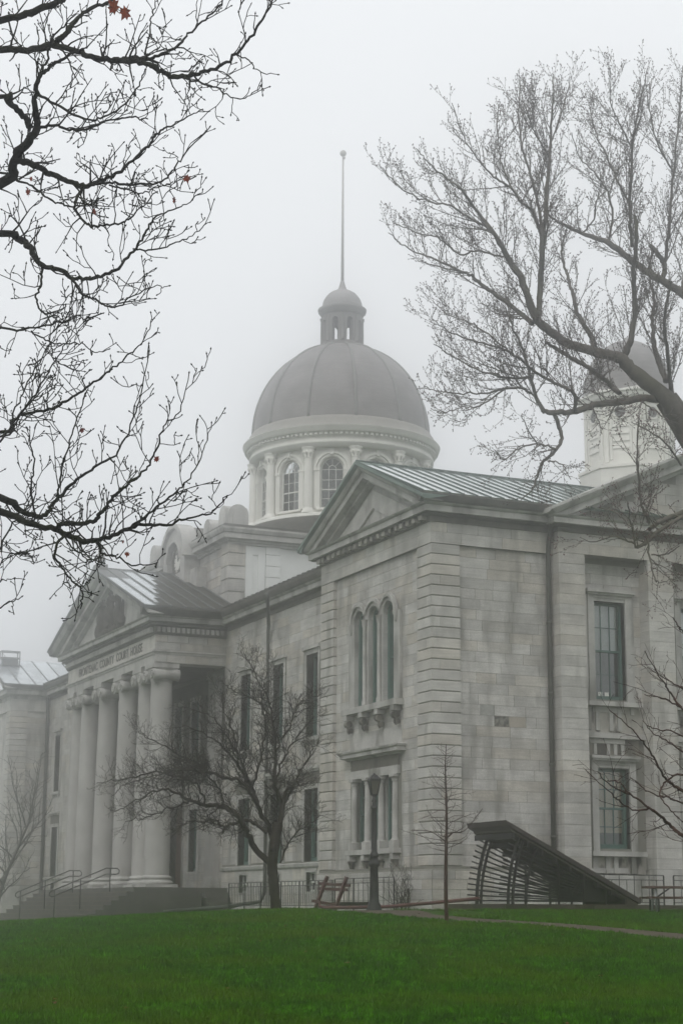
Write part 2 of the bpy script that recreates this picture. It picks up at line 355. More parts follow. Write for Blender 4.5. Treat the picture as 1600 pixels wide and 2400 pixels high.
def window(M, uc, wd, z0, z1, dep, parent, cols=3, rows=2, fw=0.08, mw=0.028, blinds=None, frame='frame_green', split=0.5):
    """sash window: green frame mesh, each pane a child"""
    f = MB(); a, b = uc-wd/2, uc+wd/2; zm = z0+(z1-z0)*split
    f.ub(M, a, a+fw, z0, z1, dep-0.05, dep+0.10); f.ub(M, b-fw, b, z0, z1, dep-0.05, dep+0.10)
    f.ub(M, a+fw, b-fw, z1-fw, z1, dep-0.05, dep+0.10); f.ub(M, a+fw, b-fw, z0, z0+fw*1.5, dep-0.05, dep+0.12)
    f.ub(M, a+fw, b-fw, zm-0.035, zm+0.035, dep-0.03, dep+0.08)
    panes = []
    for (s0, s1, dd) in ((z0+fw*1.5, zm-0.035, dep+0.05), (zm+0.035, z1-fw, dep)):
        cw = (b-a-2*fw)/cols; rh = (s1-s0)/rows
        for i in range(1, cols): f.ub(M, a+fw+i*cw-mw/2, a+fw+i*cw+mw/2, s0, s1, dd-0.012, dd+0.03)
        for j in range(1, rows):
            for i in range(cols): f.ub(M, a+fw+i*cw+(mw/2 if i else 0), a+fw+(i+1)*cw-(mw/2 if i < cols-1 else 0), s0+j*rh-mw/2, s0+j*rh+mw/2, dd-0.010, dd+0.03)
        for i in range(cols):
            for j in range(rows): panes.append((a+fw+i*cw, a+fw+(i+1)*cw, s0+j*rh, s0+(j+1)*rh, dd+0.012))
    o = f.build('window', frame, parent)
    for (p, q, r, s, dd) in panes: MB().ub(M, p+0.004, q-0.004, r+0.004, s-0.004, dd, dd+0.006).build('pane', 'glass', o)
    for (r0, r1, bm) in (blinds or ()):
        MB().ub(M, a+fw*0.6, b-fw*0.6, z0+(z1-z0)*r0, z0+(z1-z0)*r1, dep+0.115, dep+0.125).build('blind', bm, o)
    return o
def arch_panel(mb, M, u0, u1, v0, v1, uc, r, vs, d0, d1, n=14):
    """stone slab u0..u1 x v0..v1 with an arched opening of half width r springing at vs, open at v0; reveal from d0 to d1"""
    mb.ub(M, u0, uc-r, v0, vs, d0, d1); mb.ub(M, uc+r, u1, v0, vs, d0, d1)
    A = [(uc-r*math.cos(math.pi*i/n), vs+r*math.sin(math.pi*i/n)) for i in range(n+1)]
    for i in range(n):
        (ua, va), (ub_, vb) = A[i], A[i+1]
        if i == 0: ua_t = u0
        else: ua_t = ua
        ub_t = u1 if i == n-1 else ub_
        P = [M(ua, va, d0), M(ub_, vb, d0), M(ub_t, v1, d0), M(ua_t, v1, d0), M(ua, va, d1), M(ub_, vb, d1), M(ub_t, v1, d1), M(ua_t, v1, d1)]
        F = [(0, 1, 2, 3), (4, 7, 6, 5), (0, 4, 5, 1), (3, 2, 6, 7)]
        if i == 0: P += [M(u0, vs, d0), M(u0, vs, d1)]; F += [(0, 3, 8), (4, 9, 7), (8, 3, 7, 9)]
        if i == n-1: P += [M(u1, vs, d0), M(u1, vs, d1)]; k = len(P); F += [(1, k-2, 2), (5, 6, k-1), (k-2, k-1, 6, 2)]
        a = np.array(P); nrm = np.cross(a[1]-a[0], a[2]-a[0]); out = np.array(M(ua, va, d0))-np.array(M(ua, va, d1))
        mb.add(P, F if nrm @ out > 0 else [f[::-1] for f in F])
def arch_band(mb, M, uc, vs, r0, r1, d0, d1, n=18, a0=0.0, a1=math.pi):
    for i in range(n):
        t0, t1 = a0+(a1-a0)*i/n, a0+(a1-a0)*(i+1)/n
        Q = [(uc-r0*math.cos(t0), vs+r0*math.sin(t0)), (uc-r1*math.cos(t0), vs+r1*math.sin(t0)), (uc-r1*math.cos(t1), vs+r1*math.sin(t1)), (uc-r0*math.cos(t1), vs+r0*math.sin(t1))]
        P = [M(*q, d0) for q in Q]+[M(*q, d1) for q in Q]
        F = [(0, 1, 2, 3), (4, 7, 6, 5), (1, 5, 6, 2), (0, 3, 7, 4)]
        if i == 0: F.append((0, 4, 5, 1))
        if i == n-1: F.append((3, 2, 6, 7))
        a = np.array(P); nrm = np.cross(a[1]-a[0], a[2]-a[0]); out = a[0]-a[4]
        mb.add(P, F if nrm @ out > 0 else [f[::-1] for f in F])
def half_disc(mb, M, uc, vs, r, d, n=14):
    P = [M(uc, vs, d)]+[M(uc-r*math.cos(math.pi*i/n), vs+r*math.sin(math.pi*i/n), d) for i in range(n+1)]
    mb.add(P, [(0, i+1, i+2) for i in range(n)])
def sweep(mb, path, prof):
    """moulding: profile (projection, z) carried along a plan path, outward is to the right of travel, mitred corners"""
    P = [np.array(p, float) for p in path]; n = len(P); nr = []
    for i in range(n-1):
        t = (P[i+1]-P[i])/np.linalg.norm(P[i+1]-P[i]); nr.append(np.array([t[1], -t[0]]))
    off = [nr[0]]+[(nr[i-1]+nr[i])/(1+nr[i-1] @ nr[i]) for i in range(1, n-1)]+[nr[-1]]
    for (p0, z0), (p1, z1) in zip(prof[:-1], prof[1:]):
        for i in range(n-1):
            a, b = P[i]+off[i]*p0, P[i+1]+off[i+1]*p0; c, d = P[i+1]+off[i+1]*p1, P[i]+off[i]*p1
            mb.add([(*a, z0), (*b, z0), (*c, z1), (*d, z1)], [(0, 1, 2, 3)])
    for i, rv in ((0, True), (n-1, False)):
        V = [(*(P[i]+off[i]*p), z) for p, z in prof]; f = tuple(range(len(V))); mb.add(V, [f if rv else f[::-1]])
    return mb
def rake(mb, xe0, xa, xe1, za, slope, prof, zmin, n=26):
    """raking cornice in a front gable: profile (y, dz) along both slopes"""
    xs = np.concatenate([np.linspace(xe0, xa, n), np.linspace(xa, xe1, n)[1:]])
    def zz(x, dz): return max(za-slope*abs(x-xa)+dz, zmin)
    for (y0, h0), (y1, h1) in zip(prof[:-1], prof[1:]):
        V = []
        for x in xs: V += [(x, y0, zz(x, h0)), (x, y1, zz(x, h1))]
        mb.add(V, [(2*i, 2*i+1, 2*i+3, 2*i+2) for i in range(len(xs)-1)])
    for x in (xs[0], xs[-1]):
        mb.add([(x, y, zz(x, h)) for y, h in prof], [tuple(range(len(prof)))])

# ---- right pavilion ------------------------------------------------------------
PW = -9.63; PXC = PW/2
MF, MS = front(0.15), side(-0.15)
win_up = (-7.02, -2.61, 7.10, 11.23); win_lo = (-7.0, -2.63, 1.9, 5.75)
wall_f = core('front_wall', MF, PW+1.1, -1.0, 0.0, 12.6, [(-6.75, -2.88, 7.3, 11.2), (-6.7, -2.94, 2.1, 4.95)], d0=0.0)
wall_s = core('side_wall', MS, 1.0, 5.1, 0.0, 12.6, [])
st = masonry(MF, PW+1.23, -1.12, COURSES, [win_up, win_lo], (0.75, 1.6))
lay(st, wall_f, 'stone')
odd = [((2.50, 3.07), 13, 'ashlar_stained'), ((1.95, 2.497), 14, 'ashlar_patched'), ((3.073, 3.75), 13, 'ashlar_warm')]
lay(masonry(MS, 1.12, 4.86, COURSES, [(q[0], q[1], COURSES[i], COURSES[i+1]) for q, i, _ in odd], (0.7, 1.7)), wall_s, 'stone')
for q, i, mm in odd: MB().ub(MS, q[0]+.006, q[1]-.006, COURSES[i]+.006, COURSES[i+1]-.006, -.014, .05).build('stone', mm, wall_s)
def pier(name, x0, x1, y0, y1, z0, z1, courses, parent, joint=0.034, sided=True):
    c = MB().box(x0+0.035, x1-0.035, y0+0.035, y1-0.0, z0, z1).build(name, 'mortar', parent)
    for i, (a, b) in enumerate(zip(courses[:-1], courses[1:])):
        q = 0.012; pr = rnd.uniform(-0.004, 0.004)
        if i % 2: parts = [(x0, x1, y0, y1)]
        else: parts = [(x0, x1, y0, y0+0.34), (x0, x1, y0+0.352, y1)] if i % 4 else [(x0, x1-0.36, y0, y1), (x1-0.348, x1, y0, y1)]
        for (p, r, s, t_) in parts:
            m = MB(); X0, X1, Y0, Y1, Z0, Z1 = p-pr*(p == x0), r+pr*(r == x1), s-pr*(s == y0), t_, a+joint/2, b-joint/2; e = 0.018
            # bevelled block
            V = [(X0+e, Y0+e, Z0), (X1-e, Y0+e, Z0), (X1-e, Y1, Z0), (X0+e, Y1, Z0), (X0, Y0, Z0+e), (X1, Y0, Z0+e), (X1, Y1, Z0+e), (X0, Y1, Z0+e),
                 (X0, Y0, Z1-e), (X1, Y0, Z1-e), (X1, Y1, Z1-e), (X0, Y1, Z1-e), (X0+e, Y0+e, Z1), (X1-e, Y0+e, Z1), (X1-e, Y1, Z1), (X0+e, Y1, Z1)]
            F = [(0, 3, 2, 1), (12, 13, 14, 15)]
            for k in range(3):
                for j in range(4): F.append((4*k+j, 4*k+(j+1) % 4, 4*k+4+(j+1) % 4, 4*k+4+j))
            m.add(V, F).build('quoin_stone', 'quoin', c)
    return c
pier('corner_pier', -1.12, 0.0, 0.0, 1.12, 1.3, 12.6, COURSES, HOUSE)
pier('corner_pier', PW, PW+1.23, 0.0, 1.0, 1.3, 12.6, COURSES, HOUSE)
# plinth courses
pl = MB(); sweep(pl, [(PW-.05, 2.7), (PW-.05, -.05), (.05, -.05), (.05, 5.0)], [(-.3, -0.6), (0, -0.6), (0, 1.30), (-0.02, 1.34), (-.05, 1.36), (-.05, 1.45), (-.3, 1.45)])
pl = pl.build('plinth', 'mortar', HOUSE)
pc = [-0.1, 0.33, 0.68, 1.02, 1.31]
lay(masonry(front(-.05), PW-.05, .05, pc, [], (1.0, 1.9), joint=.016, proud=.012), pl, 'plinth_stone', 'quoin')
lay(masonry(side(.05), -.038, 4.9, pc, [], (1.0, 1.9), joint=.016, proud=.012), pl, 'plinth_stone', 'quoin')
# frieze
fz = MB().box(PW+.01, -.012, .012, 5.0, 12.53, 13.32).build('frieze', 'mortar', HOUSE)
lay(masonry(front(0), PW, 0.0, [12.525, 12.93, 13.30], [], (1.1, 1.9), joint=.010, proud=.004), fz, 'frieze_stone', 'quoin')
lay(masonry(side(0), -.004, 4.9, [12.525, 12.93, 13.30], [], (1.1, 1.7), joint=.010, proud=.004), fz, 'frieze_stone', 'ashlar')
cor = MB(); sweep(cor, [(PW, 2.55), (PW, 0), (0, 0), (0, 4.95)], [(-.3, 13.28), (0.05, 13.28), (0.05, 13.48), (0.30, 13.53), (0.30, 13.565), (-.3, 13.565)]); cor.build('bed_mould', 'trim_dark', HOUSE)  # dark band: grime plus shadow under the corona put into the colour
cor = MB(); sweep(cor, [(PW, 2.55), (PW, 0), (0, 0), (0, 4.95)], [(-.3, 13.57), (0.40, 13.57), (0.40, 13.79), (0.47, 13.82), (0.52, 13.88), (-.3, 13.93)])
cor.build('cornice', 'trim', HOUSE)
md = MB()
for i in range(19):
    x = -0.35-i*(9.0/18); md.box(x-.13, x+.13, -.28, -.045, 13.35, 13.515)
md.build('modillion_row', 'trim_patchy', HOUSE, kind='stuff')
g1 = MB(); sweep(g1, [(0, -.70), (0, 4.72)], [(0.40, 13.86), (0.54, 13.885), (0.60, 13.93), (0.70, 14.07), (0.73, 14.10), (0.73, 14.17), (0.2, 14.22)]); g1.build('gutter', 'trim_dark', HOUSE)
g1 = MB(); sweep(g1, [(PW, 2.5), (PW, -.70)], [(0.40, 13.86), (0.54, 13.885), (0.70, 14.07), (0.73, 14.10), (0.73, 14.17), (0.2, 14.22)]); g1.build('gutter', 'copper_green', HOUSE)
RS = 0.43; RA = 16.44
rk = MB(); rake(rk, PW-.72, PXC, .72, RA-.13, RS, [(-.62, 0), (-.55, -.14), (-.50, -.20), (-.42, -.22), (-.42, -.46), (-.16, -.50), (-.16, -.62), (.14, -.66)], 13.90); rk.build('raking_cornice', 'trim', HOUSE)
rk = MB(); rake(rk, PW-.76, PXC, .76, RA, RS, [(.3, .02), (-.74, .02), (-.74, -.10), (-.60, -.17), (-.50, -.19)], 13.89); rk.build('raking_gutter', 'copper_green', HOUSE)
ty = MB()
def tri(mb, hw, z0, za, y, dep, xc=PXC): mb.poly([(xc-hw, y, z0), (xc+hw, y, z0), (xc, y, za)], (0, dep, 0))
tri(ty, 4.6, 13.85, 15.83, .10, .4); ty.build('tympanum', 'trim', HOUSE)
tr = MB()
def tri_ring(mb, xc, h0, zb0, za0, h1, zb1, za1, y0, y1):
    O = [(xc-h0, zb0), (xc+h0, zb0), (xc, za0)]; I = [(xc-h1, zb1), (xc+h1, zb1), (xc, za1)]
    for i in range(3):
        j = (i+1) % 3; P = [(*[O[i][0]], y0, O[i][1]), (O[j][0], y0, O[j][1]), (I[j][0], y0, I[j][1]), (I[i][0], y0, I[i][1])]
        mb.poly(P, (0, y1-y0, 0))
tri_ring(tr, PXC, 3.6, 13.91, 15.42, 1.75, 13.92, 14.72, .01, .11); tr.build('tympanum_panel', 'trim', HOUSE)
def roof_slope(x_e, x_r, z_e, z_r, ys, pm, rm, rib_h=0.036, rib_w=0.055, name='roof', thick=.06, dark_from=None):
    """standing-seam slope: one slab, each pan and each rib a child"""
    t = np.array([x_r-x_e, 0, z_r-z_e]); nrm = np.array([-(t[2]), 0, t[0]]); nrm = nrm/np.linalg.norm(nrm)
    if nrm[2] < 0: nrm = -nrm
    e, r = np.array([x_e, 0, z_e]), np.array([x_r, 0, z_r])
    def q(y, a, h): p = e+t*a+nrm*h; return (p[0], y, p[2])
    def slab(y0, y1, h0, h1, a0=0.0, a1=1.0):
        m = MB(); P = [q(y0, a0, h0), q(y1, a0, h0), q(y1, a1, h0), q(y0, a1, h0), q(y0, a0, h1), q(y1, a0, h1), q(y1, a1, h1), q(y0, a1, h1)]
        F = [(0, 3, 2, 1), (4, 5, 6, 7), (0, 1, 5, 4), (1, 2, 6, 5), (2, 3, 7, 6), (3, 0, 4, 7)]
        a = np.array(P); vol = np.dot(np.cross(a[1]-a[0], a[3]-a[0]), a[4]-a[0]); return m.add(P, F if vol > 0 else [f[::-1] for f in F])
    o = slab(ys[0], ys[-1], -thick-.02, -.02).build(name, rm, HOUSE)
    for i, (a, b) in enumerate(zip(ys[:-1], ys[1:])):
        if dark_from is None: slab(a+.01, b-.01, -.01, rnd.uniform(0.0, .008)).build('roof_pan', pm, o); continue
        for k in range(2):                               # darker lower part of each pan, stepping up towards the attic
            p, q_ = a+.01+(b-a-.02)*k/2, a+.01+(b-a-.02)*(k+1)/2; ac_ = min(1.0, max(0.0, ((p+q_)/2-dark_from[0])/dark_from[1]+rnd.uniform(-.03, .03)))
            if ac_ > .02: slab(p, q_, -.01, .004, 0.0, ac_).build('roof_pan', 'dark_roof', o)
            if ac_ < .98: slab(p, q_, -.01, .006, ac_, 1.0).build('roof_pan', pm, o)
    for y in ys: slab(y-rib_w/2, y+rib_w/2, -.012, rib_h, -.012, 1.0).build('roof_rib', rm, o)
    return o
roof_slope(0.74, PXC, 14.18, RA, np.arange(-.70, 12.3, .53), 'copper_pan', 'copper_rib')
o = MB().poly([(PW-.74, -.68, 14.15), (PXC, -.68, RA-.03), (PXC, -.68, RA-.1), (PW-.74, -.68, 14.08)], (0, 13, 0)).build('roof', 'copper_rib', HOUSE)
MB().tube([(PXC, -.70, RA+.02), (PXC, 12, RA+.02)], .06, 8).build('roof_ridge', 'copper_rib', HOUSE)
# triple arched window
su = MB(); MU = front(0.04); LW = .44; SP = 1.27; VS = 10.56
lx = [PXC-SP, PXC, PXC+SP]
eg = [-7.02, (lx[0]+lx[1])/2, (lx[1]+lx[2])/2, -2.61]
for i in range(3):
    su.ub(MU, eg[i], lx[i]-LW, 7.34, VS, 0.0, .55); su.ub(MU, lx[i]+LW, eg[i+1], 7.34, VS, 0.0, .55)
    arch_band(su, MU, lx[i], VS, LW, .634, 0.0, .12)
sur = su.build('window_surround', 'trim', HOUSE)
su = MB()
for i in range(3): arch_panel(su, MU, eg[i], eg[i+1], VS+.001, 11.24, lx[i], LW, VS+.002, .105, .5)
su.build('window_spandrel', 'ashlar', HOUSE)
hd = MB()
for x in lx:
    arch_band(hd, MU, x, VS, .47, .52, -.03, .02); arch_band(hd, MU, x, VS, .60, .70, -.10, .02); arch_band(hd, MU, x, VS, .70, .74, -.05, .02)
for x in (lx[0]-.67, lx[2]+.67): hd.lathe((x, 0.02, VS-.42), [(0.01, 0), (.05, .05), (.08, .2), (.11, .30), (.13, .42)], 10)
hd.build('hood_mould', 'trim', HOUSE)
for x in (lx[0]+SP/2, lx[1]+SP/2):
    MB().lathe((x, -.03, 7.36), [(.11, 0), (.11, .15), (.075, .22), (.07, 2.9), (.10, 2.98), (.11, 3.15), (.14, 3.2)], 12).build('colonnette', 'trim', HOUSE)
sl_ = MB().ub(MU, -7.14, -2.46, 7.12, 7.335, -.26, .30).build('window_sill', 'trim', HOUSE)
for i in range(4):
    x = -6.85+i*1.355
    k = MB().ub(MU, x-.14, x+.14, 6.93, 7.115, -.24, .12).build('console', 'trim', HOUSE)
    m = MB(); m.tube([(x-.11, -.06, 6.78), (x+.11, -.06, 6.78)], .13, 10); m.tube([(x-.10, .02, 6.55), (x+.10, .02, 6.55)], .10, 10); m.tube([(x, -.10, 6.76), (x, -.02, 6.42)], [.06, .03], 8)
    m.build('scroll', 'trim_stained', k)
MB().ub(MF, -7.05, -2.58, 5.78, 6.40, -.03, .1).build('apron_panel', 'trim', HOUSE)
def lancet(x):
    M = front(0.04); dep = .19; f = MB()
    f.ub(M, x-LW, x-LW+.13, 7.34, VS, dep, dep+.2); f.ub(M, x+LW-.13, x+LW, 7.34, VS, dep, dep+.2); f.ub(M, x-LW+.13, x+LW-.13, 7.34, 7.47, dep, dep+.2)
    arch_band(f, M, x, VS, LW-.13, LW, dep, dep+.2); f.ub(M, x-LW+.13, x+LW-.13, 8.95, 9.02, dep+.06, dep+.19)
    f.ub(M, x-.012, x+.012, 7.47, VS+LW-.14, dep+.14, dep+.18)
    for z in (8.2, 9.75, VS): f.ub(M, x-LW+.13, x-.013, z-.012, z+.012, dep+.142, dep+.18); f.ub(M, x+.013, x+LW-.13, z-.012, z+.012, dep+.142, dep+.18)
    o = f.build('window', 'frame_green', HOUSE); zs = [7.47, 8.2, 8.95, 9.75, VS]
    for a, b in zip(zs[:-1], zs[1:]):
        for (p, q) in ((x-LW+.13, x), (x, x+LW-.13)): MB().ub(M, p+.004, q-.004, a+.004, b-.004, dep+.16, dep+.165).build('pane', 'glass', o)
    hm = MB(); half_disc(hm, M, x, VS, LW-.13, dep+.162); hm.build('pane', 'glass', o)
for x in lx: lancet(x)
# ground-floor triple window with entablature
M0 = front(0.06)
ct = MB(); sweep(ct, [(-7.05, .3), (-7.05, .06), (-2.58, .06), (-2.58, .3)], [(-.1, 5.42), (.06, 5.42), (.08, 5.47), (.26, 5.50), (.26, 5.62), (.32, 5.66), (.34, 5.73), (-.1, 5.80)]); ct.build('window_cornice', 'trim', HOUSE)
MB().ub(M0, -6.80, -2.83, 5.02, 5.43, 0.0, .5).build('window_frieze', 'trim_dark', HOUSE)  # dark tone mixes staining with painted shade of the cornice above
MB().ub(M0, -6.84, -2.79, 4.72, 5.018, -.04, .5).build('window_lintel', 'trim', HOUSE)
cxs = [PXC-1.74, PXC-.58, PXC+.58, PXC+1.74]
for x in cxs:
    c = MB().lathe((x, .10, 2.45), [(.135, 0), (.13, .9), (.115, 1.95), (.112, 2.0)], 14).build('colonnette', 'trim', HOUSE)
    b = MB().ub(M0, x-.19, x+.19, 2.13, 2.40, -.13, .3); b.lathe((x, .10, 2.40), [(.18, 0), (.18, .03), (.14, .05)], 14); b.build('base', 'trim', c)
    b = MB().ub(M0, x-.19, x+.19, 4.62, 4.715, -.14, .25); b.lathe((x, .10, 4.45), [(.11, 0), (.15, .04), (.13, .07), (.16, .14), (.20, .17)], 14); b.build('capital', 'trim', c)
jm = MB()
for x in (cxs[0]-.12, cxs[1], cxs[2], cxs[3]+.12): jm.ub(M0, x-.13, x+.13, 2.14, 4.72, .16, .6)
jm.build('window_jamb', 'trim', HOUSE)
for a, b in ((cxs[0]+.01, cxs[1]-.13), (cxs[1]+.13, cxs[2]-.13), (cxs[2]+.13, cxs[3]-.01)):
    window(M0, (a+b)/2, b-a, 2.14, 4.72, .30, HOUSE, cols=2, rows=2, fw=.10)
MB().ub(M0, -6.90, -2.72, 1.95, 2.13, -.20, .4).build('window_sill', 'trim', HOUSE)
for i in range(4):
    x = -6.65+i*1.22; k = MB().ub(M0, x-.13, x+.13, 1.74, 1.945, -.18, .12).build('console', 'trim', HOUSE)
    MB().poly([(x-.10, -.10, 1.735), (x-.10, .08, 1.735), (x-.10, .08, 1.46), (x-.10, .0, 1.46)], (.2, 0, 0)).build('scroll', 'trim_stained', k)
MB().box(PW+1, -1.0, 1.15, 1.2, 0, 12.4).build('interior', 'dark_room', HOUSE)

# ---- wings ----------------------------------------------------------------------
WY = 2.6
def wing(x0, x1, wins, detail=True):
    M = front(WY); holes = []
    for u in wins: holes += [(u-.64, u+.64, 7.25, 10.86), (u-.74, u+.74, 2.0, 5.05), (u-.5, u+.5, 0.75, 1.55)]
    trims = []
    for u in wins: trims += [(u-.95, u+.95, 6.9, 11.2), (u-1.0, u+1.0, 1.86, 6.0), (u-.6, u+.6, .65, 1.62)]
    c = core('wing_wall', M, x0, x1, -1.2, 12.6, holes)
    crs = [2.05+.3687*i for i in range(28)]+[12.52]
    lay(masonry(M, x0, x1, crs, trims, (0.8, 1.7)), c, 'ashlar_facing', 'ashlar', each=False)
    lay(masonry(M, x0, x1, [-.4, .3, .65, 1.25, 1.75], [t for t in trims if t[3] < 2], (0.9, 1.6)), c, 'plinth_facing', 'quoin', each=False)
    b = MB(); sweep(b, [(x0, WY), (x1, WY)], [(-.1, 1.74), (.05, 1.74), (.10, 1.80), (.12, 1.92), (-.1, 2.0)]); b.build('sill_band', 'trim', HOUSE)
    f = MB().box(x0, x1, WY+.005, WY+.5, 12.53, 13.32).build('frieze', 'mortar', HOUSE)
    lay(masonry(front(WY), x0, x1, [12.525, 12.93, 13.30], [], (1.1, 1.9), joint=.010, proud=.006), f, 'frieze_facing', 'ashlar', each=False)
    k = MB(); sweep(k, [(x0, WY), (x1, WY)], [(-.3, 13.28), (0.05, 13.28), (0.05, 13.48), (0.30, 13.53), (0.30, 13.565), (-.3, 13.565)]); k.build('bed_mould', 'trim_dark', HOUSE)  # same dark tone, grime and painted under-cornice shadow together
    k = MB(); sweep(k, [(x0, WY), (x1, WY)], [(-.3, 13.57), (0.40, 13.57), (0.40, 13.79), (0.47, 13.82), (0.52, 13.88), (-.3, 13.93)]); k.build('cornice', 'trim', HOUSE)
    k = MB(); sweep(k, [(x0, WY), (x1, WY)], [(0.40, 13.86), (0.54, 13.885), (0.60, 13.93), (0.70, 14.07), (0.73, 14.17), (0.2, 14.22)]); k.build('gutter', 'trim_dark', HOUSE)
    r = MB().poly([(x0, WY-.73, 14.19), (x0, 10, 16.2), (x0, 10, 16.1), (x0, WY-.70, 14.1)], (x1-x0, 0, 0)).build('roof', 'dark_roof', HOUSE)
    for x in np.arange(x0+.3, x1, .55):
        MB().poly([(x-.05, WY-.76, 14.19), (x-.05, 10, 16.2), (x-.05, 10, 16.29), (x-.05, WY-.74, 14.29)], (.10, 0, 0)).build('roof_rib', 'dark_roof', r)
    for u in wins:
        for (w_, z0, z1) in ((.64, 7.25, 10.86), (.74, 2.0, 5.05)):
            s = MB(); s.ub(M, u-w_-.18, u-w_, z0, z1, -.05, .34); s.ub(M, u+w_, u+w_+.18, z0, z1, -.05, .34); s.ub(M, u-w_-.18, u+w_+.18, z1, z1+.20, -.05, .34); s.build('window_surround', 'trim', HOUSE)
        s = MB(); s.ub(M, u-.95, u+.95, 11.062, 11.2, -.16, .1); s.build('window_hood', 'trim', HOUSE)
        s = MB(); s.ub(M, u-.95, u+.95, 7.08, 7.245, -.16, .34)
        s.ub(M, u-.72, u-.55, 6.90, 7.08, -.10, .1); s.ub(M, u+.55, u+.72, 6.90, 7.08, -.10, .1); s.build('window_sill', 'trim', HOUSE)
        s = MB(); s.ub(M, u-1.08, u+1.08, 5.86, 5.98, -.24, .1); s.ub(M, u-1.02, u+1.02, 5.76, 5.86, -.16, .1)
        s.build('window_hood', 'trim', HOUSE)
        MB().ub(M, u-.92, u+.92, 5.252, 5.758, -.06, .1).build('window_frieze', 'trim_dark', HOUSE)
        s = MB(); s.ub(M, u-.6, u-.5, .65, 1.62, -.03, .3); s.ub(M, u+.5, u+.6, .65, 1.62, -.03, .3); s.ub(M, u-.5, u+.5, 1.55, 1.62, -.03, .3); s.ub(M, u-.5, u+.5, .65, .75, -.03, .3)
        s.build('basement_surround', 'trim', HOUSE)
        window(M, u, 1.28, 7.25, 10.86, .36, HOUSE, cols=3, rows=2, fw=.10, blinds=[(.55, .96, 'blind_grey')])
        window(M, u, 1.48, 2.0, 5.05, .36, HOUSE, cols=3, rows=2, fw=.12)
        window(M, u, 1.0, .75, 1.55, .22, HOUSE, cols=3, rows=1, fw=.05, frame='frame_white')
    MB().box(x0+.1, x1-.1, WY+1.0, WY+1.05, -1, 12.4).build('interior', 'dark_room', HOUSE)
wing(-27.35, PW, (-16.5, -20.42, -24.5))
wing(-60.2, -42.75, (-45.6, -49.5, -57.85))
dp = MB(); dp.tube([(-20.0, 1.78, 14.0), (-20.2, 1.9, 13.75), (-21.25, 2.4, 12.75), (-21.35, 2.42, 12.4), (-21.35, 2.42, 0.75), (-21.5, 2.3, .35), (-22.6, 1.2, .12), (-25.4, -.9, -.12)], .085, 8)
dp.build('downspout', 'drainpipe', HOUSE)

# ---- portico ---------------------------------------------------------------------
PX0, PX1, PY = -42.75, -27.35, -1.05
PBW = 2.9
EP = [(PX0, WY), (PX0, PY), (PX1, PY), (PX1, WY)]
en = MB(); sweep(en, EP, [(-.95, 11.6), (0, 11.6), (0, 12.0), (.04, 12.0), (.05, 12.1), (.10, 12.12), (.10, 12.19), (0, 12.21), (-.1, 12.21)]); arc = en.build('architrave', 'trim', HOUSE)
pf = MB().box(PX0+.01, PX1-.01, PY+.01, WY, 12.20, 12.95).build('portico_frieze', 'trim', HOUSE)
MB().ub(front(PY), PX0, PX1, 12.20, 12.94, -.002, .1).build('inscription_band', 'quoin', pf)
lay(masonry(side(PX1), PY+.004, WY, [12.21, 12.58, 12.95], [], (0.8, 1.3), joint=.035, proud=.02), pf, 'frieze_stone', 'ashlar')
lay(masonry(side(PX1), PY+.004, WY, [11.62, 11.99], [], (0.9, 1.3), joint=.035, proud=.016), arc, 'architrave_stone', 'ashlar')
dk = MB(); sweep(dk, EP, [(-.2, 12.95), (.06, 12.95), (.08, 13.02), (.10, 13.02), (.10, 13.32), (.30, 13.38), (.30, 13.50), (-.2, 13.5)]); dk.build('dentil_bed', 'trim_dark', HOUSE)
dn = MB()
for i in range(62):
    x = PX1-.12-i*.246; dn.box(x-.075, x+.075, PY-.24, PY-.095, 13.06, 13.30)
for i in range(14):
    y = PY+.1+i*.25; dn.box(PX1+.095, PX1+.24, y-.075, y+.075, 13.06, 13.30)
dn.build('dentil_row', 'trim', HOUSE, kind='stuff')
kc = MB(); sweep(kc, EP, [(-.3, 13.48), (.48, 13.52), (.50, 13.54), (.50, 13.72), (.56, 13.75), (.60, 13.80), (-.3, 13.84)]); kc.build('cornice', 'trim', HOUSE)
for pth in ([(PX1, PY-.95), (PX1, WY)], [(PX0, WY), (PX0, PY-.95)]):
    kc = MB(); sweep(kc, pth, [(.5, 13.78), (.62, 13.80), (.80, 13.92), (1.0, 14.08), (1.02, 14.17), (.4, 14.2)]); kc.build('gutter', 'trim_dark', HOUSE)
PS = (17.42-14.15)/8.7; PXM = (PX0+PX1)/2
rk = MB(); rake(rk, PX0-1.0, PXM, PX1+1.0, 17.42-.10, PS, [(PY-.92, 0), (PY-.75, -.26), (PY-.60, -.32), (PY-.50, -.34), (PY-.50, -.62), (PY-.18, -.68), (PY-.18, -.86), (PY+.1, -.92)], 13.82); rk.build('raking_cornice', 'trim', HOUSE)
rk = MB(); rake(rk, PX0-1.03, PXM, PX1+1.03, 17.42, PS, [(PY+.3, .02), (PY-1.0, .02), (PY-1.0, -.07), (PY-.9, -.13)], 13.81); rk.build('raking_gutter', 'lead_rib', HOUSE)
m = MB(); m.poly([(PXM-7.6, PY+.05, 13.8), (PXM+7.6, PY+.05, 13.8), (PXM, PY+.05, 16.65)], (0, .4, 0)); m.build('tympanum', 'trim', HOUSE)
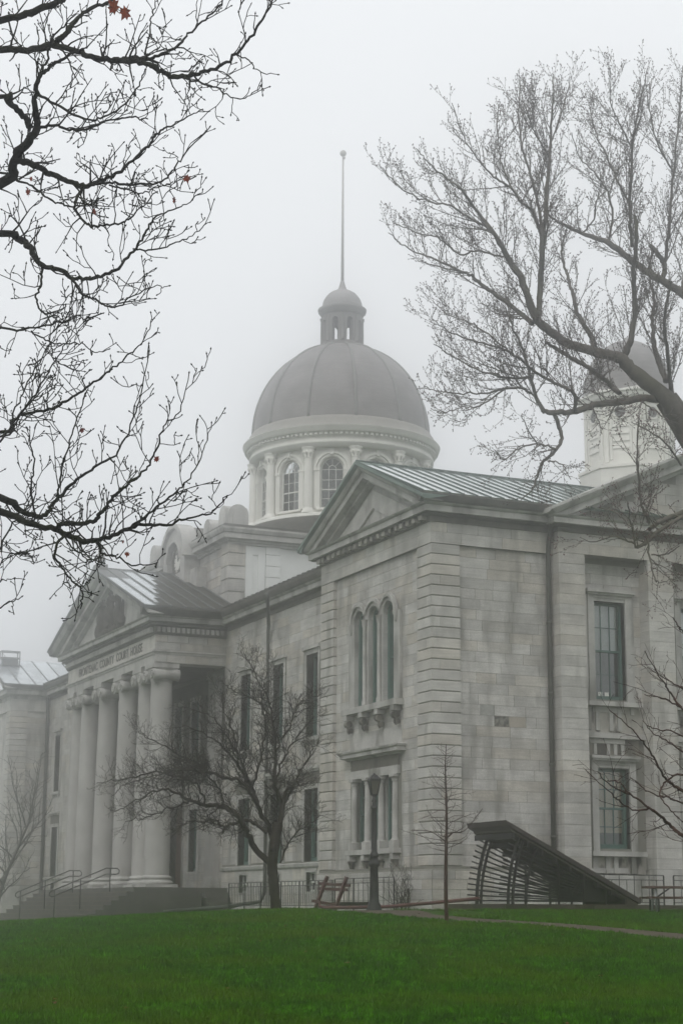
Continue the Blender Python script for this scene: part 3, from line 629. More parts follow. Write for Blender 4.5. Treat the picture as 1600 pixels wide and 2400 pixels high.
# carved arms in the tympanum: shield, crown and two supporters in relief
ar = MB()
def blob(mb, c, r, k=10, j=7, bumpy=.18):
    V = []; F = []
    for a in range(j+1):
        th = math.pi*a/j
        for b in range(k):
            ph = 2*math.pi*b/k; q = 1+rnd.uniform(-bumpy, bumpy)
            V.append((c[0]+r[0]*q*math.sin(th)*math.cos(ph), c[1]+r[1]*q*math.sin(th)*math.sin(ph), c[2]+r[2]*q*math.cos(th)))
    for a in range(j):
        for b in range(k): F.append((a*k+b, (a+1)*k+b, (a+1)*k+(b+1) % k, a*k+(b+1) % k))
    mb.add(V, F, False)
yb = PY+.03
for c, r in (((0, 0, 14.9), (.75, .22, .75)), ((0, 0, 15.75), (.45, .2, .35)), ((0, 0, 16.1), (.2, .15, .22)), ((-1.2, 0, 14.9), (.38, .25, .8)), ((1.2, 0, 14.9), (.38, .25, .8)),
             ((-1.05, 0, 15.7), (.30, .22, .28)), ((1.05, 0, 15.7), (.30, .22, .28)), ((-1.6, 0, 14.4), (.45, .2, .45)), ((1.6, 0, 14.4), (.45, .2, .45)), ((-.7, 0, 14.2), (.8, .18, .22)), ((.7, 0, 14.2), (.8, .18, .22)),
             ((-1.75, 0, 15.0), (.12, .12, .5)), ((1.75, 0, 15.0), (.12, .12, .5))):
    blob(ar, (PXM+c[0]*1.25, yb, c[2]), (r[0]*1.3, r[1], r[2]))
ar.build('carved_arms', 'arms_bronze', HOUSE)
ac = MB(); ac.box(PXM-.3, PXM+.3, PY-.9, PY-.3, 17.3, 17.62); blob(ac, (PXM, PY-.6, 17.95), (.28, .22, .40)); blob(ac, (PXM, PY-.6, 18.4), (.15, .15, .2)); ac.build('acroterion', 'trim_dark', HOUSE)
# lettering
def word_mesh(body):
    c = bpy.data.curves.new('inscription', 'FONT'); c.body = body; c.size = 0.62; c.extrude = 0.012; c.space_character = 1.06; c.offset = 0.004
    t_ = bpy.data.objects.new('inscription_tmp', c); COL.objects.link(t_); bpy.context.view_layer.update()
    me = bpy.data.meshes.new_from_object(t_.evaluated_get(bpy.context.evaluated_depsgraph_get())); bpy.data.objects.remove(t_)
    xs = [v.co.x for v in me.vertices]; x0 = min(xs)
    for v in me.vertices: v.co.x -= x0
    me.materials.clear(); me.materials.append(M_['ink']); return me, max(xs)-x0
words = [(*word_mesh(t_), t_) for t_ in ('FRONTENAC', 'COUNTY', 'COURT', 'HOUSE')]
tot = sum(q[1] for q in words); k = (11.2-3*.42)/tot; x = -40.5
for me, wd, t_ in words:
    for v in me.vertices: v.co.x *= k
    ins = bpy.data.objects.new('inscription_word', me); link(ins, HOUSE); ins['label'] = 'carved word '+t_
    ins.rotation_euler = (math.pi/2, 0, 0); ins.location = Vector((x, PY-.014, 12.36))-HOUSE.location; x += wd*k+.42
# roof
roof_slope(PX1+1.03, PXM, 14.19, 17.42, list(np.arange(PY-1.0, 3.2, .72)), 'lead_pan', 'lead_rib', rib_h=.06, rib_w=.06, dark_from=(-1.4, 2.7))
MB().poly([(PX0-1.03, PY-.98, 14.16), (PXM, PY-.98, 17.39), (PXM, PY-.98, 17.3), (PX0-1.03, PY-.98, 14.08)], (0, 5.3, 0)).build('roof', 'lead_rib', HOUSE)
MB().tube([(PXM, PY-1.0, 17.44), (PXM, 3.2, 17.44)], .07, 8).build('roof_ridge', 'lead_rib', HOUSE)
MB().box(PX0+.9, PX1-.9, PY+.9, PBW, 11.62, 11.7).build('ceiling', 'ashlar_dark', HOUSE)
# columns
def column(x, y):
    z0 = 1.0
    pr = [(.60, 0)]+[(.60-.10*(t**1.6), 9.15*t) for t in np.linspace(.05, 1, 12)]
    c = MB().lathe((x, y, z0+.55), pr, 36).build('column', 'column_stone', HOUSE)
    b = MB().box(x-.80, x+.80, y-.80, y+.80, z0, z0+.14)
    b.lathe((x, y, z0+.14), [(.76, 0), (.80, .06), (.79, .12), (.73, .16), (.68, .18), (.66, .24), (.70, .26), (.73, .30), (.71, .35), (.65, .38), (.62, .42)], 36); b.build('base', 'trim', c)
    zc = z0+.55+9.15; cap = MB().lathe((x, y, zc), [(.50, 0), (.54, .05), (.52, .09), (.56, .22), (.62, .34), (.66, .44)], 30)
    cap.box(x-.68, x+.68, y-.66, y+.66, zc+.66, zc+.90-.005); cap.box(x-.62, x+.62, y-.60, y+.60, zc+.44, zc+.66)
    for sx_ in (-.56, .56):                              # volutes: bolsters along Y with scroll rings on the faces
        cap.tube([(x+sx_, y-.66, zc+.32), (x+sx_, y-.35, zc+.34), (x+sx_, y, zc+.36), (x+sx_, y+.35, zc+.34), (x+sx_, y+.66, zc+.32)], [.30, .25, .20, .25, .30], 16)
        sp = [(x+sx_+.27*(1-t/14*.9)*math.cos(t*.9), y-.68, zc+.32+.27*(1-t/14*.9)*math.sin(t*.9)) for t in range(15)]
        cap.tube(sp, .045, 6)
    cap.build('capital', 'trim', c)
for dx in (-7.0, -5.05, -1.78, 1.78, 5.05, 7.0): column(PXM+dx, PY+.62)
# back wall of the portico
M = front(PBW); pw = [PXM+2.65, PXM-2.65, PXM+5.9, PXM-5.9]
hl = [(u-.62, u+.62, 1.85, 4.95) for u in pw[:2]]+[(PXM-1.0, PXM+1.0, 1.0, 5.2)]+[(u-.58, u+.58, 7.3, 10.4) for u in (PXM, PXM+2.65, PXM-2.65)]
c = core('portico_wall', M, PX0, PX1, -1, 12.6, hl)
for i0, i1, mm in ((0, 13, 'ashlar'), (13, 26, 'ashlar_dark')):
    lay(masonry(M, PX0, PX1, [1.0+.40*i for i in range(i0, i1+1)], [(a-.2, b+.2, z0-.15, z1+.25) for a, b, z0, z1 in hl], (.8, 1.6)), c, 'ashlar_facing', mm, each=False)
for a, b, z0, z1 in hl:
    s = MB(); s.ub(M, a-.2, a, z0, z1, -.06, .3); s.ub(M, b, b+.2, z0, z1, -.06, .3); s.ub(M, a-.2, b+.2, z1, z1+.25, -.06, .3); s.ub(M, a-.2, b+.2, z0-.15, z0, -.06, .3) if z0 > 1.1 else None
    s.build('window_surround' if z0 > 1.1 else 'door_surround', 'trim', HOUSE)
for a, b, z0, z1 in hl:
    if z0 > 1.1: window(M, (a+b)/2, b-a, z0, z1, .3, HOUSE, cols=2, rows=2, fw=.1)
dr = MB().ub(M, PXM-1.0, PXM+1.0, 1.0, 5.2, .35, .42); 
for i in (-1, 1):
    for z0, z1 in ((1.2, 2.2), (2.4, 3.9), (4.1, 5.05)): dr.ub(M, PXM+i*.5-.36, PXM+i*.5+.36, z0, z1, .31, .35)
dr.build('door', 'table_wood', HOUSE)
for x in (PX1-1.75, PX0+1.75):
    p = MB().ub(M, x-.55, x+.55, 1.55, 11.2, -.35, .1).build('pilaster', 'column_stone', HOUSE)
    b = MB().ub(M, x-.68, x+.68, 1.0, 1.18, -.5, .1); b.ub(M, x-.64, x+.64, 1.18, 1.32, -.46, .1); b.ub(M, x-.58, x+.58, 1.32, 1.55, -.40, .1); b.build('base', 'trim', p)
    MB().ub(M, x-.65, x+.65, 11.2, 11.6, -.42, .1).build('capital', 'trim', p)
MB().box(PX0+.1, PX1-.1, PBW+1.0, PBW+1.05, -1, 12.4).build('interior', 'dark_room', HOUSE)

# ---- attic block with the clock ------------------------------------------------------
BX1, BX0, BY, BY1 = -28.7, -41.3, 3.2, 20.5
MB().box(BX0+.02, BX1-.02, BY+.02, BY1, 13, 18.2).build('attic_core', 'white_wall', HOUSE)
acw = core('attic_wall', front(BY), BX0, BX1, 13.0, 18.2, [], d0=0.01, d1=.06)
lay(masonry(front(BY), BX0+1.2, BX1-1.2, [13.6+.5*i for i in range(10)], [], (.9, 1.5), joint=.02, proud=.01), acw, 'ashlar_facing', 'ashlar', each=False)
crs = [13.6+.66*i for i in range(8)]; crs[-1] = 18.15
for (x0, x1) in ((BX1-1.0, BX1+.10), (BX0-.1, BX0+1.0)):
    k = MB().box(x0+.04, x1-.04, BY-.08, BY+.78, 13.3, 18.2).build('corner_pier', 'mortar', HOUSE)
    for a, b in zip(crs[:-1], crs[1:]): MB().box(x0, x1, BY-.12, BY+.80, a+.03, b-.03).build('quoin_stone', 'quoin', k)
wm = MB()
wm.box(BX1-.3, BX1+.04, BY+.83, BY+1.20, 14, 18.15); wm.box(BX1-.3, BX1+.04, BY+1.52, BY+1.90, 14, 18.15); wm.box(BX1-.3, BX1+.04, BY+1.2, BY+1.52, 17.55, 18.15)
wm.build('white_panel', 'white_wall', HOUSE)
k = MB().box(BX1-.3, BX1+.03, BY+1.92, BY+2.72, 14, 18.15).build('white_pier', 'mortar', HOUSE)
for i in range(7): MB().box(BX1-.3, BX1+.08, BY+1.92, BY+2.72, 14.15+i*.58, 14.15+i*.58+.55).build('quoin_stone', 'white_wall', k)
ks = MB(); sweep(ks, [(BX0, BY1), (BX0, BY), (BX1, BY), (BX1, BY1)], [(-.3, 18.0), (.12, 18.0), (.14, 18.12), (.22, 18.14), (.24, 18.22), (.50, 18.26), (.50, 18.50), (.58, 18.54), (.66, 18.70), (.66, 18.80), (-.3, 18.86)])
ks.build('attic_cornice', 'trim', HOUSE)
MB().poly([(BX0-.5, BY-.5, 18.84), (BX1+.5, BY-.5, 18.84), (BX1+.5, BY1, 18.84), (BX0-.5, BY1, 18.84)], (0, 0, .12)).build('attic_roof', 'dark_roof', HOUSE)
# clock dormer
CZ = 18.15; CR = .62; dm = MB(); Mc = front(2.35)
arch_band(dm, Mc, AX, CZ, 1.05, 1.75, 0, 2.4, n=22); arch_band(dm, Mc, AX, CZ, 1.75, 2.0, -.18, .7, n=22); arch_band(dm, Mc, AX, CZ, 1.0, 1.1, -.10, .2, n=22)
dm.ub(Mc, AX-1.75, AX-1.05, 16.3, CZ, 0, 2.4); dm.ub(Mc, AX+1.05, AX+1.75, 16.3, CZ, 0, 2.4); dm.ub(Mc, AX-1.05, AX+1.05, 16.3, CZ-.7, .1, .9)
dm.ub(Mc, AX-2.9, AX-1.75, 16.3, 17.4, .3, .9); dm.ub(Mc, AX+1.75, AX+2.9, 16.3, 17.4, .3, .9)
P = [(AX-.99*math.cos(math.pi*i/14), CZ+.99*math.sin(math.pi*i/14)) for i in range(15)]+[(AX+.99, CZ-.72), (AX-.99, CZ-.72)]
dm.poly([(u, 2.65, v) for u, v in P], (0, .3, 0))
dmo = dm.build('clock_dormer', 'trim', HOUSE)
br = MB(); arch_band(br, front(2.9), AX, CZ, .2, 1.9, 0, 5.5, n=22); br.build('dormer_roof', 'trim_dark', HOUSE)
cl = MB(); n = 32; cl.poly([(AX+CR*math.cos(2*math.pi*i/n), 2.60, CZ+CR*math.sin(2*math.pi*i/n)) for i in range(n)], (0, .05, 0)); clo = cl.build('clock_face', 'white_paint', HOUSE)
r_ = MB(); arch_band(r_, front(2.5), AX, CZ, CR, CR+.13, 0, .16, n=32, a0=0, a1=2*math.pi); r_.build('clock_rim', 'trim_dark', clo)
h_ = MB(); h_.beam((AX, 2.585, CZ), (AX+.2, 2.585, CZ+.32), .05, .02, (0, 1, 0)); h_.beam((AX, 2.58, CZ), (AX-.10, 2.58, CZ+.5), .035, .02, (0, 1, 0))
for i in range(12):
    a = i*math.pi/6; h_.beam((AX+.46*math.cos(a), 2.59, CZ+.46*math.sin(a)), (AX+.57*math.cos(a), 2.59, CZ+.57*math.sin(a)), .04, .02, (0, 1, 0))
h_.build('clock_hand', 'black_iron', clo)
# round-headed blocks at the attic corners
def round_block(x, y, w_, h, d, m='trim'):
    b = MB(); n = 12; z0 = 18.85; r = w_/2
    P = [(x-r, y, z0), (x+r, y, z0)]+[(x+r*math.cos(math.pi*i/n), y, z0+h-r+r*math.sin(math.pi*i/n)) for i in range(n+1)]
    b.poly(P, (0, d, 0)); 
    Q = [(x+(q[0]-x)*.6, y-.04, z0+.15+(q[2]-z0)*.72) for q in P]; b.poly(Q, (0, .039, 0))
    b2 = MB()
    P2 = [(x+r-.02, y+d*.5-d*.5, z0)]
    b.build('round_topped_block', m, HOUSE)
round_block(-29.35, 3.0, 1.15, 1.25, 1.2); round_block(-31.7, 3.0, 1.0, 1.0, 1.0); round_block(-40.6, 3.0, 1.15, 1.25, 1.2)
for x in (-29.35,):                                        # barrel facing the side as well
    b = MB(); n = 12; r = .55
    P = [(x+.60, 3.05, 18.85), (x+.60, 4.15, 18.85)]+[(x+.60, 3.6+r*math.cos(math.pi*i/n), 19.55+r*math.sin(math.pi*i/n)) for i in range(n+1)]
    b.poly(P, (.10, 0, 0)); Q = [(p[0]+.1, 3.6+(p[1]-3.6)*.55, 18.95+(p[2]-18.85)*.75) for p in P]; b.poly(Q, (.04, 0, 0)); b.build('block_face', 'trim', HOUSE)

# ---- side bay with pilasters and pediment ----------------------------------------------
BXP, BXW = 0.43, -0.20
MP, MW = side(BXP), side(BXW)
pil = [(4.88, 5.95), (8.62, 9.70), (12.35, 13.42), (16.1, 17.15)]
UC = [7.29, 11.02, 14.76]
hl = []
for u in UC: hl += [(u-.66, u+.66, 7.42, 10.98), (u-.66, u+.66, 2.15, 4.98)]
c = core('bay_wall', MW, 4.9, 17.2, -.6, 12.6, hl, d1=.6)
tr_ = []
for u in UC: tr_ += [(u-1.34, u+1.34, 1.28, 7.4), (u-1.02, u+1.02, 7.0, 11.40)]
lay(masonry(MW, 5.95, 17.2, [1.28+.3687*i for i in range(31)], tr_, (.8, 1.6)), c, 'ashlar_facing', 'ashlar', each=False)
for (a, b) in pil:
    p = MB().ub(MP, a+.02, b-.02, 1.2, 12.55, .02, .70).build('pilaster', 'mortar', HOUSE)
    for z0, z1 in zip(COURSES[:-1], COURSES[1:]):
        MB().ub(MP, a, b, z0+.006, z1-.006, -.002+rnd.uniform(-.002, .003), .69).build('pilaster_stone', 'quoin', p)
    MB().ub(MP, a-.06, b+.06, -.5, 1.44, -.07, .72).build('pilaster_base', 'trim', p)
MB().ub(MW, 5.95, 17.1, -.5, 1.26, -.30, .2).build('bay_plinth', 'trim', HOUSE)
f = MB().box(-.6, BXP-.01, 4.89, 17.2, 12.53, 13.32).build('frieze', 'mortar', HOUSE)
lay(masonry(side(BXP), 4.88, 17.2, [12.525, 12.93, 13.30], [], (1.1, 1.9), joint=.010, proud=.004), f, 'frieze_stone', 'quoin')
lay(masonry(front(4.88), -.3, BXP, [12.525, 12.93, 13.30], [], (1.1, 1.9), joint=.010, proud=.004), f, 'frieze_stone', 'quoin')
cor = MB(); sweep(cor, [(-.4, 4.88), (BXP, 4.88), (BXP, 17.3)], [(-.3, 13.28), (0.05, 13.28), (0.05, 13.44), (0.30, 13.50), (0.30, 13.515), (-.3, 13.515)]); cor.build('bed_mould', 'trim_dark', HOUSE)  # dark tone carries grime and the painted shadow below the cornice
cor = MB(); sweep(cor, [(-.4, 4.88), (BXP, 4.88), (BXP, 17.3)], [(-.3, 13.52), (0.40, 13.52), (0.40, 13.72), (0.47, 13.76), (0.50, 13.80), (-.3, 13.84)]); cor.build('cornice', 'trim', HOUSE)
# pediment on the side bay: raking parts built in the side plane
YM = 11.05; SSL = .452; ZA = 13.95+SSL*(YM-4.15)
def rake_side(mb, ye0, ya, ye1, za, slope, prof, zmin, n=26):
    ys = np.concatenate([np.linspace(ye0, ya, n), np.linspace(ya, ye1, n)[1:]])
    zz = lambda y, dz: max(za-slope*abs(y-ya)+dz, zmin)
    for (x0, h0), (x1, h1) in zip(prof[:-1], prof[1:]):
        V = []
        for y in ys: V += [(x0, y, zz(y, h0)), (x1, y, zz(y, h1))]
        mb.add(V, [(2*i, 2*i+1, 2*i+3, 2*i+2) for i in range(len(ys)-1)])
    for y in (ys[0], ys[-1]): mb.add([(x, y, zz(y, h)) for x, h in prof], [tuple(range(len(prof)))])
rk = MB(); rake_side(rk, 4.2, YM, 2*YM-4.2, ZA, SSL, [(-6, .02), (BXP+.72, .02), (BXP+.72, -.08), (BXP+.54, -.28), (BXP+.42, -.30), (BXP+.42, -.55), (BXP+.12, -.60), (BXP+.12, -.72), (BXP-.2, -.76)], 13.82); rk.build('raking_cornice', 'trim', HOUSE)
m = MB(); m.poly([(BXP-.06, 4.6, 13.8), (BXP-.06, 2*YM-4.6, 13.8), (BXP-.06, YM, ZA-.6)], (-.3, 0, 0)); ty2 = m.build('tympanum', 'mortar', HOUSE)
for i in range(6):
    z0 = 13.84+i*.42; hw = max(0, (ZA-.66-z0-.42)/SSL)
    if hw < .4: break
    y = YM-hw
    while y < YM+hw-.3:
        e = min(y+rnd.uniform(1.0, 1.8), YM+hw); MB().box(BXP-.07, BXP-.045, y+.006, e-.006, z0+.006, z0+.414).build('tympanum_stone', 'quoin', ty2); y = e
m = MB(); m.poly([(BXP-.4, 4.2, 13.9), (BXP-.4, YM, ZA-.02), (BXP-.4, 2*YM-4.2, 13.9)], (-13, 0, 0)); m.build('roof', 'dark_roof', HOUSE)
# bay windows
for u in UC:
    first = u == UC[0]
    for z0, z1 in ((2.15, 4.98), (7.42, 10.98)):
        s = MB(); s.ub(MW, u-.92, u-.66, z0-.1, z1+.12, -.10, .30); s.ub(MW, u+.66, u+.92, z0-.1, z1+.12, -.10, .30); s.ub(MW, u-.92, u+.92, z1+.12, z1+.30, -.10, .3); s.ub(MW, u-.66, u+.66, z1, z1+.12, -.06, .3)
        if z0 < 7: s.build('window_surround', 'trim', HOUSE)
    s.ub(MW, u-1.03, u-.921, 7.3, 11.2, -.05, .1); s.ub(MW, u+.921, u+1.03, 7.3, 11.2, -.05, .1)
    s.build('window_surround', 'trim', HOUSE)
    h = MB(); h.ub(MW, u-1.02, u+1.02, 11.28, 11.40, -.26, .1); h.ub(MW, u-.96, u+.96, 11.20, 11.28, -.18, .1); h.build('window_hood', 'trim', HOUSE)
    h = MB(); h.ub(MW, u-1.02, u+1.02, 5.30, 5.40, -.30, .1); h.ub(MW, u-.97, u+.97, 5.22, 5.30, -.24, .1); h.ub(MW, u-.92, u+.92, 5.282-.06, 5.22, -.16, .1); h.build('window_hood', 'trim', HOUSE)
    MB().ub(MW, u-1.10, u+1.15, 7.16, 7.318, -.34, .3).build('window_sill', 'trim', HOUSE)
    MB().ub(MW, u-1.10, u+1.15, 1.88, 2.05, -.34, .3).build('window_sill', 'trim', HOUSE)
    # stained aprons with carved blocks
    ap = MB().ub(MW, u-1.34, u+1.34, 6.22, 7.158, -.02, .1).build('apron_panel', 'trim_patchy', HOUSE)
    for q in (-.95, -.62, -.05, .3, .85): MB().ub(MW, u+q-.07, u+q+.07, 6.30 if q not in (.85,) else 6.9, 7.15, -.10, 0).build('apron_block', 'trim', ap)
    MB().ub(MW, u-.8, u+.55, 6.95, 7.15, -.07, 0).build('apron_block', 'trim', ap)
    b = MB().ub(MW, u-1.34, u+1.34, 6.02, 6.215, -.20, .1).build('string_course', 'trim', HOUSE)
    ap = MB().ub(MW, u-1.34, u+1.34, 5.41, 6.018, -.015, .1).build('apron_panel', 'trim_stained', HOUSE)
    MB().ub(MW, u-.95, u+.5, 5.84, 6.01, -.08, 0).build('apron_block', 'trim', ap)
    for q in (-.72, -.18, .12, .42): MB().ub(MW, u+q-.06, u+q+.06, 5.45, 5.83, -.06, 0).build('apron_block', 'trim', ap)
    ap = MB().ub(MW, u-1.30, u+1.30, 1.27, 1.875, -.015, .1).build('apron_panel', 'trim_patchy', HOUSE)
    for q in (-.88, -.35, -.02, .72): MB().ub(MW, u+q-.09, u+q+.09, 1.30, 1.87, -.12, 0).build('apron_block', 'trim', ap)
    MB().ub(MW, u-.78, u+.5, 1.30, 1.48, -.08, 0).build('apron_block', 'trim', ap)
    window(MW, u, 1.32, 7.42, 10.98, .26, HOUSE, cols=3 if first else 1, rows=2 if first else 1, fw=.10, blinds=[(.5, .985, 'blind_pale'), (.03, .5, 'blind_grey')])
    window(MW, u, 1.32, 2.15, 4.98, .26, HOUSE, cols=3 if first else 1, rows=2 if first else 1, fw=.11, blinds=[(.20, .985, 'blind_tan')])
for (a, z) in ((7.05, 7.52), (7.32, 7.52)):
    MB().ub(MW, a-.09, a+.09, z+.02, z+.20, .30, .302).build('notice', 'white_paint', HOUSE)
MB().box(-1.25, -1.2, 5, 17, 0, 12.4).build('interior', 'dark_room', HOUSE)
dp = MB(); dp.tube([(.55, 4.62, 14.0), (.45, 4.64, 13.7), (.10, 4.68, 13.0), (-.02, 4.70, 12.4), (-.02, 4.70, .2)], .085, 8)
for z in (2.5, 5.0, 7.5, 10.0): dp.tube([(-.02, 4.70, z-.05), (-.02, 4.70, z+.05)], .105, 8)
dp.build('downspout', 'drainpipe', HOUSE)

# ---- left pavilion ----------------------------------------------------------------------
LX = -60.2
lw = core('pavilion_wall', side(LX-.15), .8, 2.8, -1.2, 12.6, [])
lay(masonry(side(LX-.15), 1.1, 2.75, COURSES, [], (.7, 1.6)), lw, 'ashlar_facing', 'ashlar', each=False)
pier('corner_pier', LX-1.12, LX, 0.0, 1.12, -1.2, 12.6, COURSES, HOUSE)
MB().box(LX-9.6, LX-1.13, .15, .6, -1.2, 12.6).build('pavilion_front_wall', 'ashlar', HOUSE)
MB().box(LX-9.7, LX+.05, -.05, 2.7, -1.4, 1.4).build('plinth', 'trim', HOUSE)
MB().box(LX-9.63, LX-.002, .002, 2.75, 12.53, 13.32).build('frieze', 'quoin', HOUSE)
cor = MB(); sweep(cor, [(LX-9.63, 0), (LX, 0), (LX, 2.75)], [(-.3, 13.28), (0.05, 13.28), (0.05, 13.48), (0.30, 13.53), (0.40, 13.57), (0.40, 13.79), (0.52, 13.88), (-.3, 13.93)]); cor.build('cornice', 'trim', HOUSE)
g1 = MB(); sweep(g1, [(LX, -.70), (LX, 2.3)], [(0.40, 13.86), (0.54, 13.885), (0.70, 14.07), (0.73, 14.17), (0.2, 14.22)]); g1.build('gutter', 'trim_dark', HOUSE)
rk = MB(); rake(rk, LX-9.63-.72, LX-4.82, LX+.72, RA-.1, RS, [(-.72, .1), (-.62, -.05), (-.42, -.22), (-.42, -.46), (.14, -.66)], 13.90); rk.build('raking_cornice', 'trim', HOUSE)
roof_slope(LX+.74, LX-4.82, 14.18, RA, list(np.arange(-.70, 9, 1.05)), 'lead_pan', 'lead_rib')
dp = MB(); dp.tube([(LX+.1, 2.35, 13.6), (LX+.14, 2.42, 12.3), (LX+.14, 2.42, -.6)], .11, 8); dp.build('downspout', 'drainpipe', HOUSE)

# ------------------------------------------------------------------ domed rotunda
DC = np.array([-35.0, 12.1])
ROT = thing('domed_rotunda', 'white round drum with tall arched windows under a dark ribbed dome and spire', 'dome', (DC[0], DC[1], 18.9))
RD = 4.75
def polar(R): return lambda u, v, d: (DC[0]+(R-d)*math.cos(u/R), DC[1]+(R-d)*math.sin(u/R), v)
MD = polar(RD)
c3 = (DC[0], DC[1], 0)
MB().lathe(c3, [(3.9, 20.5), (3.9, 24.2)], 48).build('interior', 'dark_room', ROT)
MB().lathe(c3, [(6.6, 18.9), (6.2, 19.7), (5.6, 20.3), (5.3, 20.46)], 64).build('drum_base', 'dark_roof', ROT)
MB().lathe(c3, [(5.31, 20.44), (5.31, 20.60), (5.25, 20.63), (5.0, 20.65), (4.6, 20.68)], 72).build('drum_plinth', 'white_paint', ROT)
seg = RD*math.pi/6; dw = MB()
for k in range(12): arch_panel(dw, MD, (k-.5)*seg, (k+.5)*seg, 20.97, 24.3, k*seg, .66, 23.12, 0, .45, n=12)
drum = dw.build('drum_wall', 'white_paint', ROT)
m = MB()
for k in range(12): m.ub(MD, (k-.5)*seg, k*seg, 20.6, 20.965, 0, .4); m.ub(MD, k*seg, (k+.5)*seg, 20.6, 20.965, 0, .4)
m.build('drum_apron', 'white_paint', ROT)
for k in range(12):
    u = k*seg; t = MB()
    arch_band(t, MD, u, 23.12, .70, .78, -.05, .05, n=14); arch_band(t, MD, u, 23.12, .84, .98, -.10, .05, n=14)
    for s_ in (-1, 1): t.ub(MD, u+s_*.78-.14, u+s_*.78+.14, 20.97, 23.02, -.08, .05); t.ub(MD, u+s_*.80-.18, u+s_*.80+.18, 23.02, 23.14, -.12, .05)
    t.ub(MD, u-.09, u+.09, 23.88, 24.2, -.16, .05); t.ub(MD, u-.8, u+.8, 20.86, 20.965, -.16, .05); t.ub(MD, u-.62, u+.62, 20.72, 20.80, -.03, .05)
    t.build('window_surround', 'white_paint', ROT)
    f = MB(); dep = .18; wd = .66
    f.ub(MD, u-wd, u-wd+.07, 20.97, 23.12, dep, dep+.1); f.ub(MD, u+wd-.07, u+wd, 20.97, 23.12, dep, dep+.1); f.ub(MD, u-wd+.07, u+wd-.07, 20.97, 21.06, dep, dep+.1); f.ub(MD, u-wd+.07, u+wd-.07, 21.98, 22.05, dep, dep+.1)
    arch_band(f, MD, u, 23.12, wd-.07, wd, dep, dep+.1, n=14); arch_band(f, MD, u, 23.12, .20, .235, dep+.02, dep+.06, n=10)
    xs = [u-.2, u+.2]
    for x in xs: f.ub(MD, x-.016, x+.016, 21.06, 23.12, dep+.02, dep+.06)
    for z in (21.52, 22.55, 23.12): f.ub(MD, u-wd+.07, u+wd-.07, z-.016, z+.016, dep+.018, dep+.058)
    for a in (math.pi/4, math.pi/2, 3*math.pi/4):
        p0, p1 = (u+.22*math.cos(a), 23.12+.22*math.sin(a)), (u+.6*math.cos(a), 23.12+.6*math.sin(a)); px_, pz_ = -.014*math.sin(a), .014*math.cos(a)
        P = [MD(p0[0]-px_, p0[1]-pz_, dep+.03), MD(p1[0]-px_, p1[1]-pz_, dep+.03), MD(p1[0]+px_, p1[1]+pz_, dep+.03), MD(p0[0]+px_, p0[1]+pz_, dep+.03)]; f.add(P, [(0, 1, 2, 3)])
    o = f.build('window', 'frame_white', ROT)
    gx = [u-wd+.07, u-.2, u+.2, u+wd-.07]; gzs = [21.06, 21.52, 21.98, 22.55, 23.12]
    for a, b in zip(gx[:-1], gx[1:]):
        for p, q in zip(gzs[:-1], gzs[1:]): MB().ub(MD, a+.01, b-.01, p+.01, q-.01, dep+.045, dep+.05).build('pane', 'glass', o)
    hm = MB(); half_disc(hm, MD, u, 23.12, wd-.06, dep+.048); hm.build('pane', 'glass', o)
    a = (k+.5)*math.pi/6; x, y = DC[0]+4.93*math.cos(a), DC[1]+4.93*math.sin(a)
    c = MB().lathe((x, y, 20.95), [(.25, 0), (.245, 1.2), (.215, 2.75)], 16).build('column', 'white_paint', ROT)
    b = MB().lathe((x, y, 20.64), [(.36, 0), (.36, .12), (.34, .14), (.33, .2), (.27, .24), (.26, .32)], 16); b.build('base', 'white_paint', c)
    b = MB().lathe((x, y, 23.68), [(.22, 0), (.26, .03), (.23, .07), (.25, .25), (.33, .42), (.30, .45), (.38, .52), (.38, .60)], 10)
    for j in range(8): q = j*math.pi/4; b.tube([(x+.24*math.cos(q), y+.24*math.sin(q), 23.78), (x+.31*math.cos(q), y+.31*math.sin(q), 23.98), (x+.37*math.cos(q), y+.37*math.sin(q), 24.02)], .04, 5)
    b.build('capital', 'white_paint', c)
MB().lathe(c3, [(4.72, 24.26), (5.14, 24.28), (5.14, 24.46), (5.18, 24.48), (5.18, 24.62), (5.10, 24.64), (5.10, 24.84), (5.16, 24.86), (5.18, 24.90)], 96).build('entablature', 'white_paint', ROT)
m = MB()
for k in range(120):
    a = k*2*math.pi/120; c_, s_ = math.cos(a), math.sin(a); r0, r1 = 5.15, 5.33; h = .075
    P = [(DC[0]+r*c_-q*h*s_, DC[1]+r*s_+q*h*c_, z) for z in (24.90, 25.02) for r, q in ((r0, -1), (r1, -1), (r1, 1), (r0, 1))]
    m.add(P, [(0, 3, 2, 1), (4, 5, 6, 7), (0, 1, 5, 4), (1, 2, 6, 5), (2, 3, 7, 6), (3, 0, 4, 7)])
m.build('dentil_row', 'white_paint', ROT, kind='stuff')
MB().lathe(c3, [(5.15, 24.88), (5.20, 25.02), (5.36, 25.04), (5.46, 25.08), (5.46, 25.24), (5.54, 25.30), (5.56, 25.36)], 96).build('drum_cornice', 'white_paint', ROT)
MB().lathe(c3, [(5.56, 25.36), (5.50, 25.44), (5.28, 25.54), (5.22, 25.80), (5.12, 25.92), (5.08, 26.02), (5.0, 26.05)], 96).build('dome_band', 'dome_band', ROT)
ZD, HD, RDm = 26.0, 5.45, 5.0
prof = [(RDm*math.cos(t), ZD+HD*math.sin(t)) for t in np.linspace(0, math.pi/2*.87, 26)]
MB().lathe(c3, prof, 96).build('dome_shell', 'dome_metal', ROT)
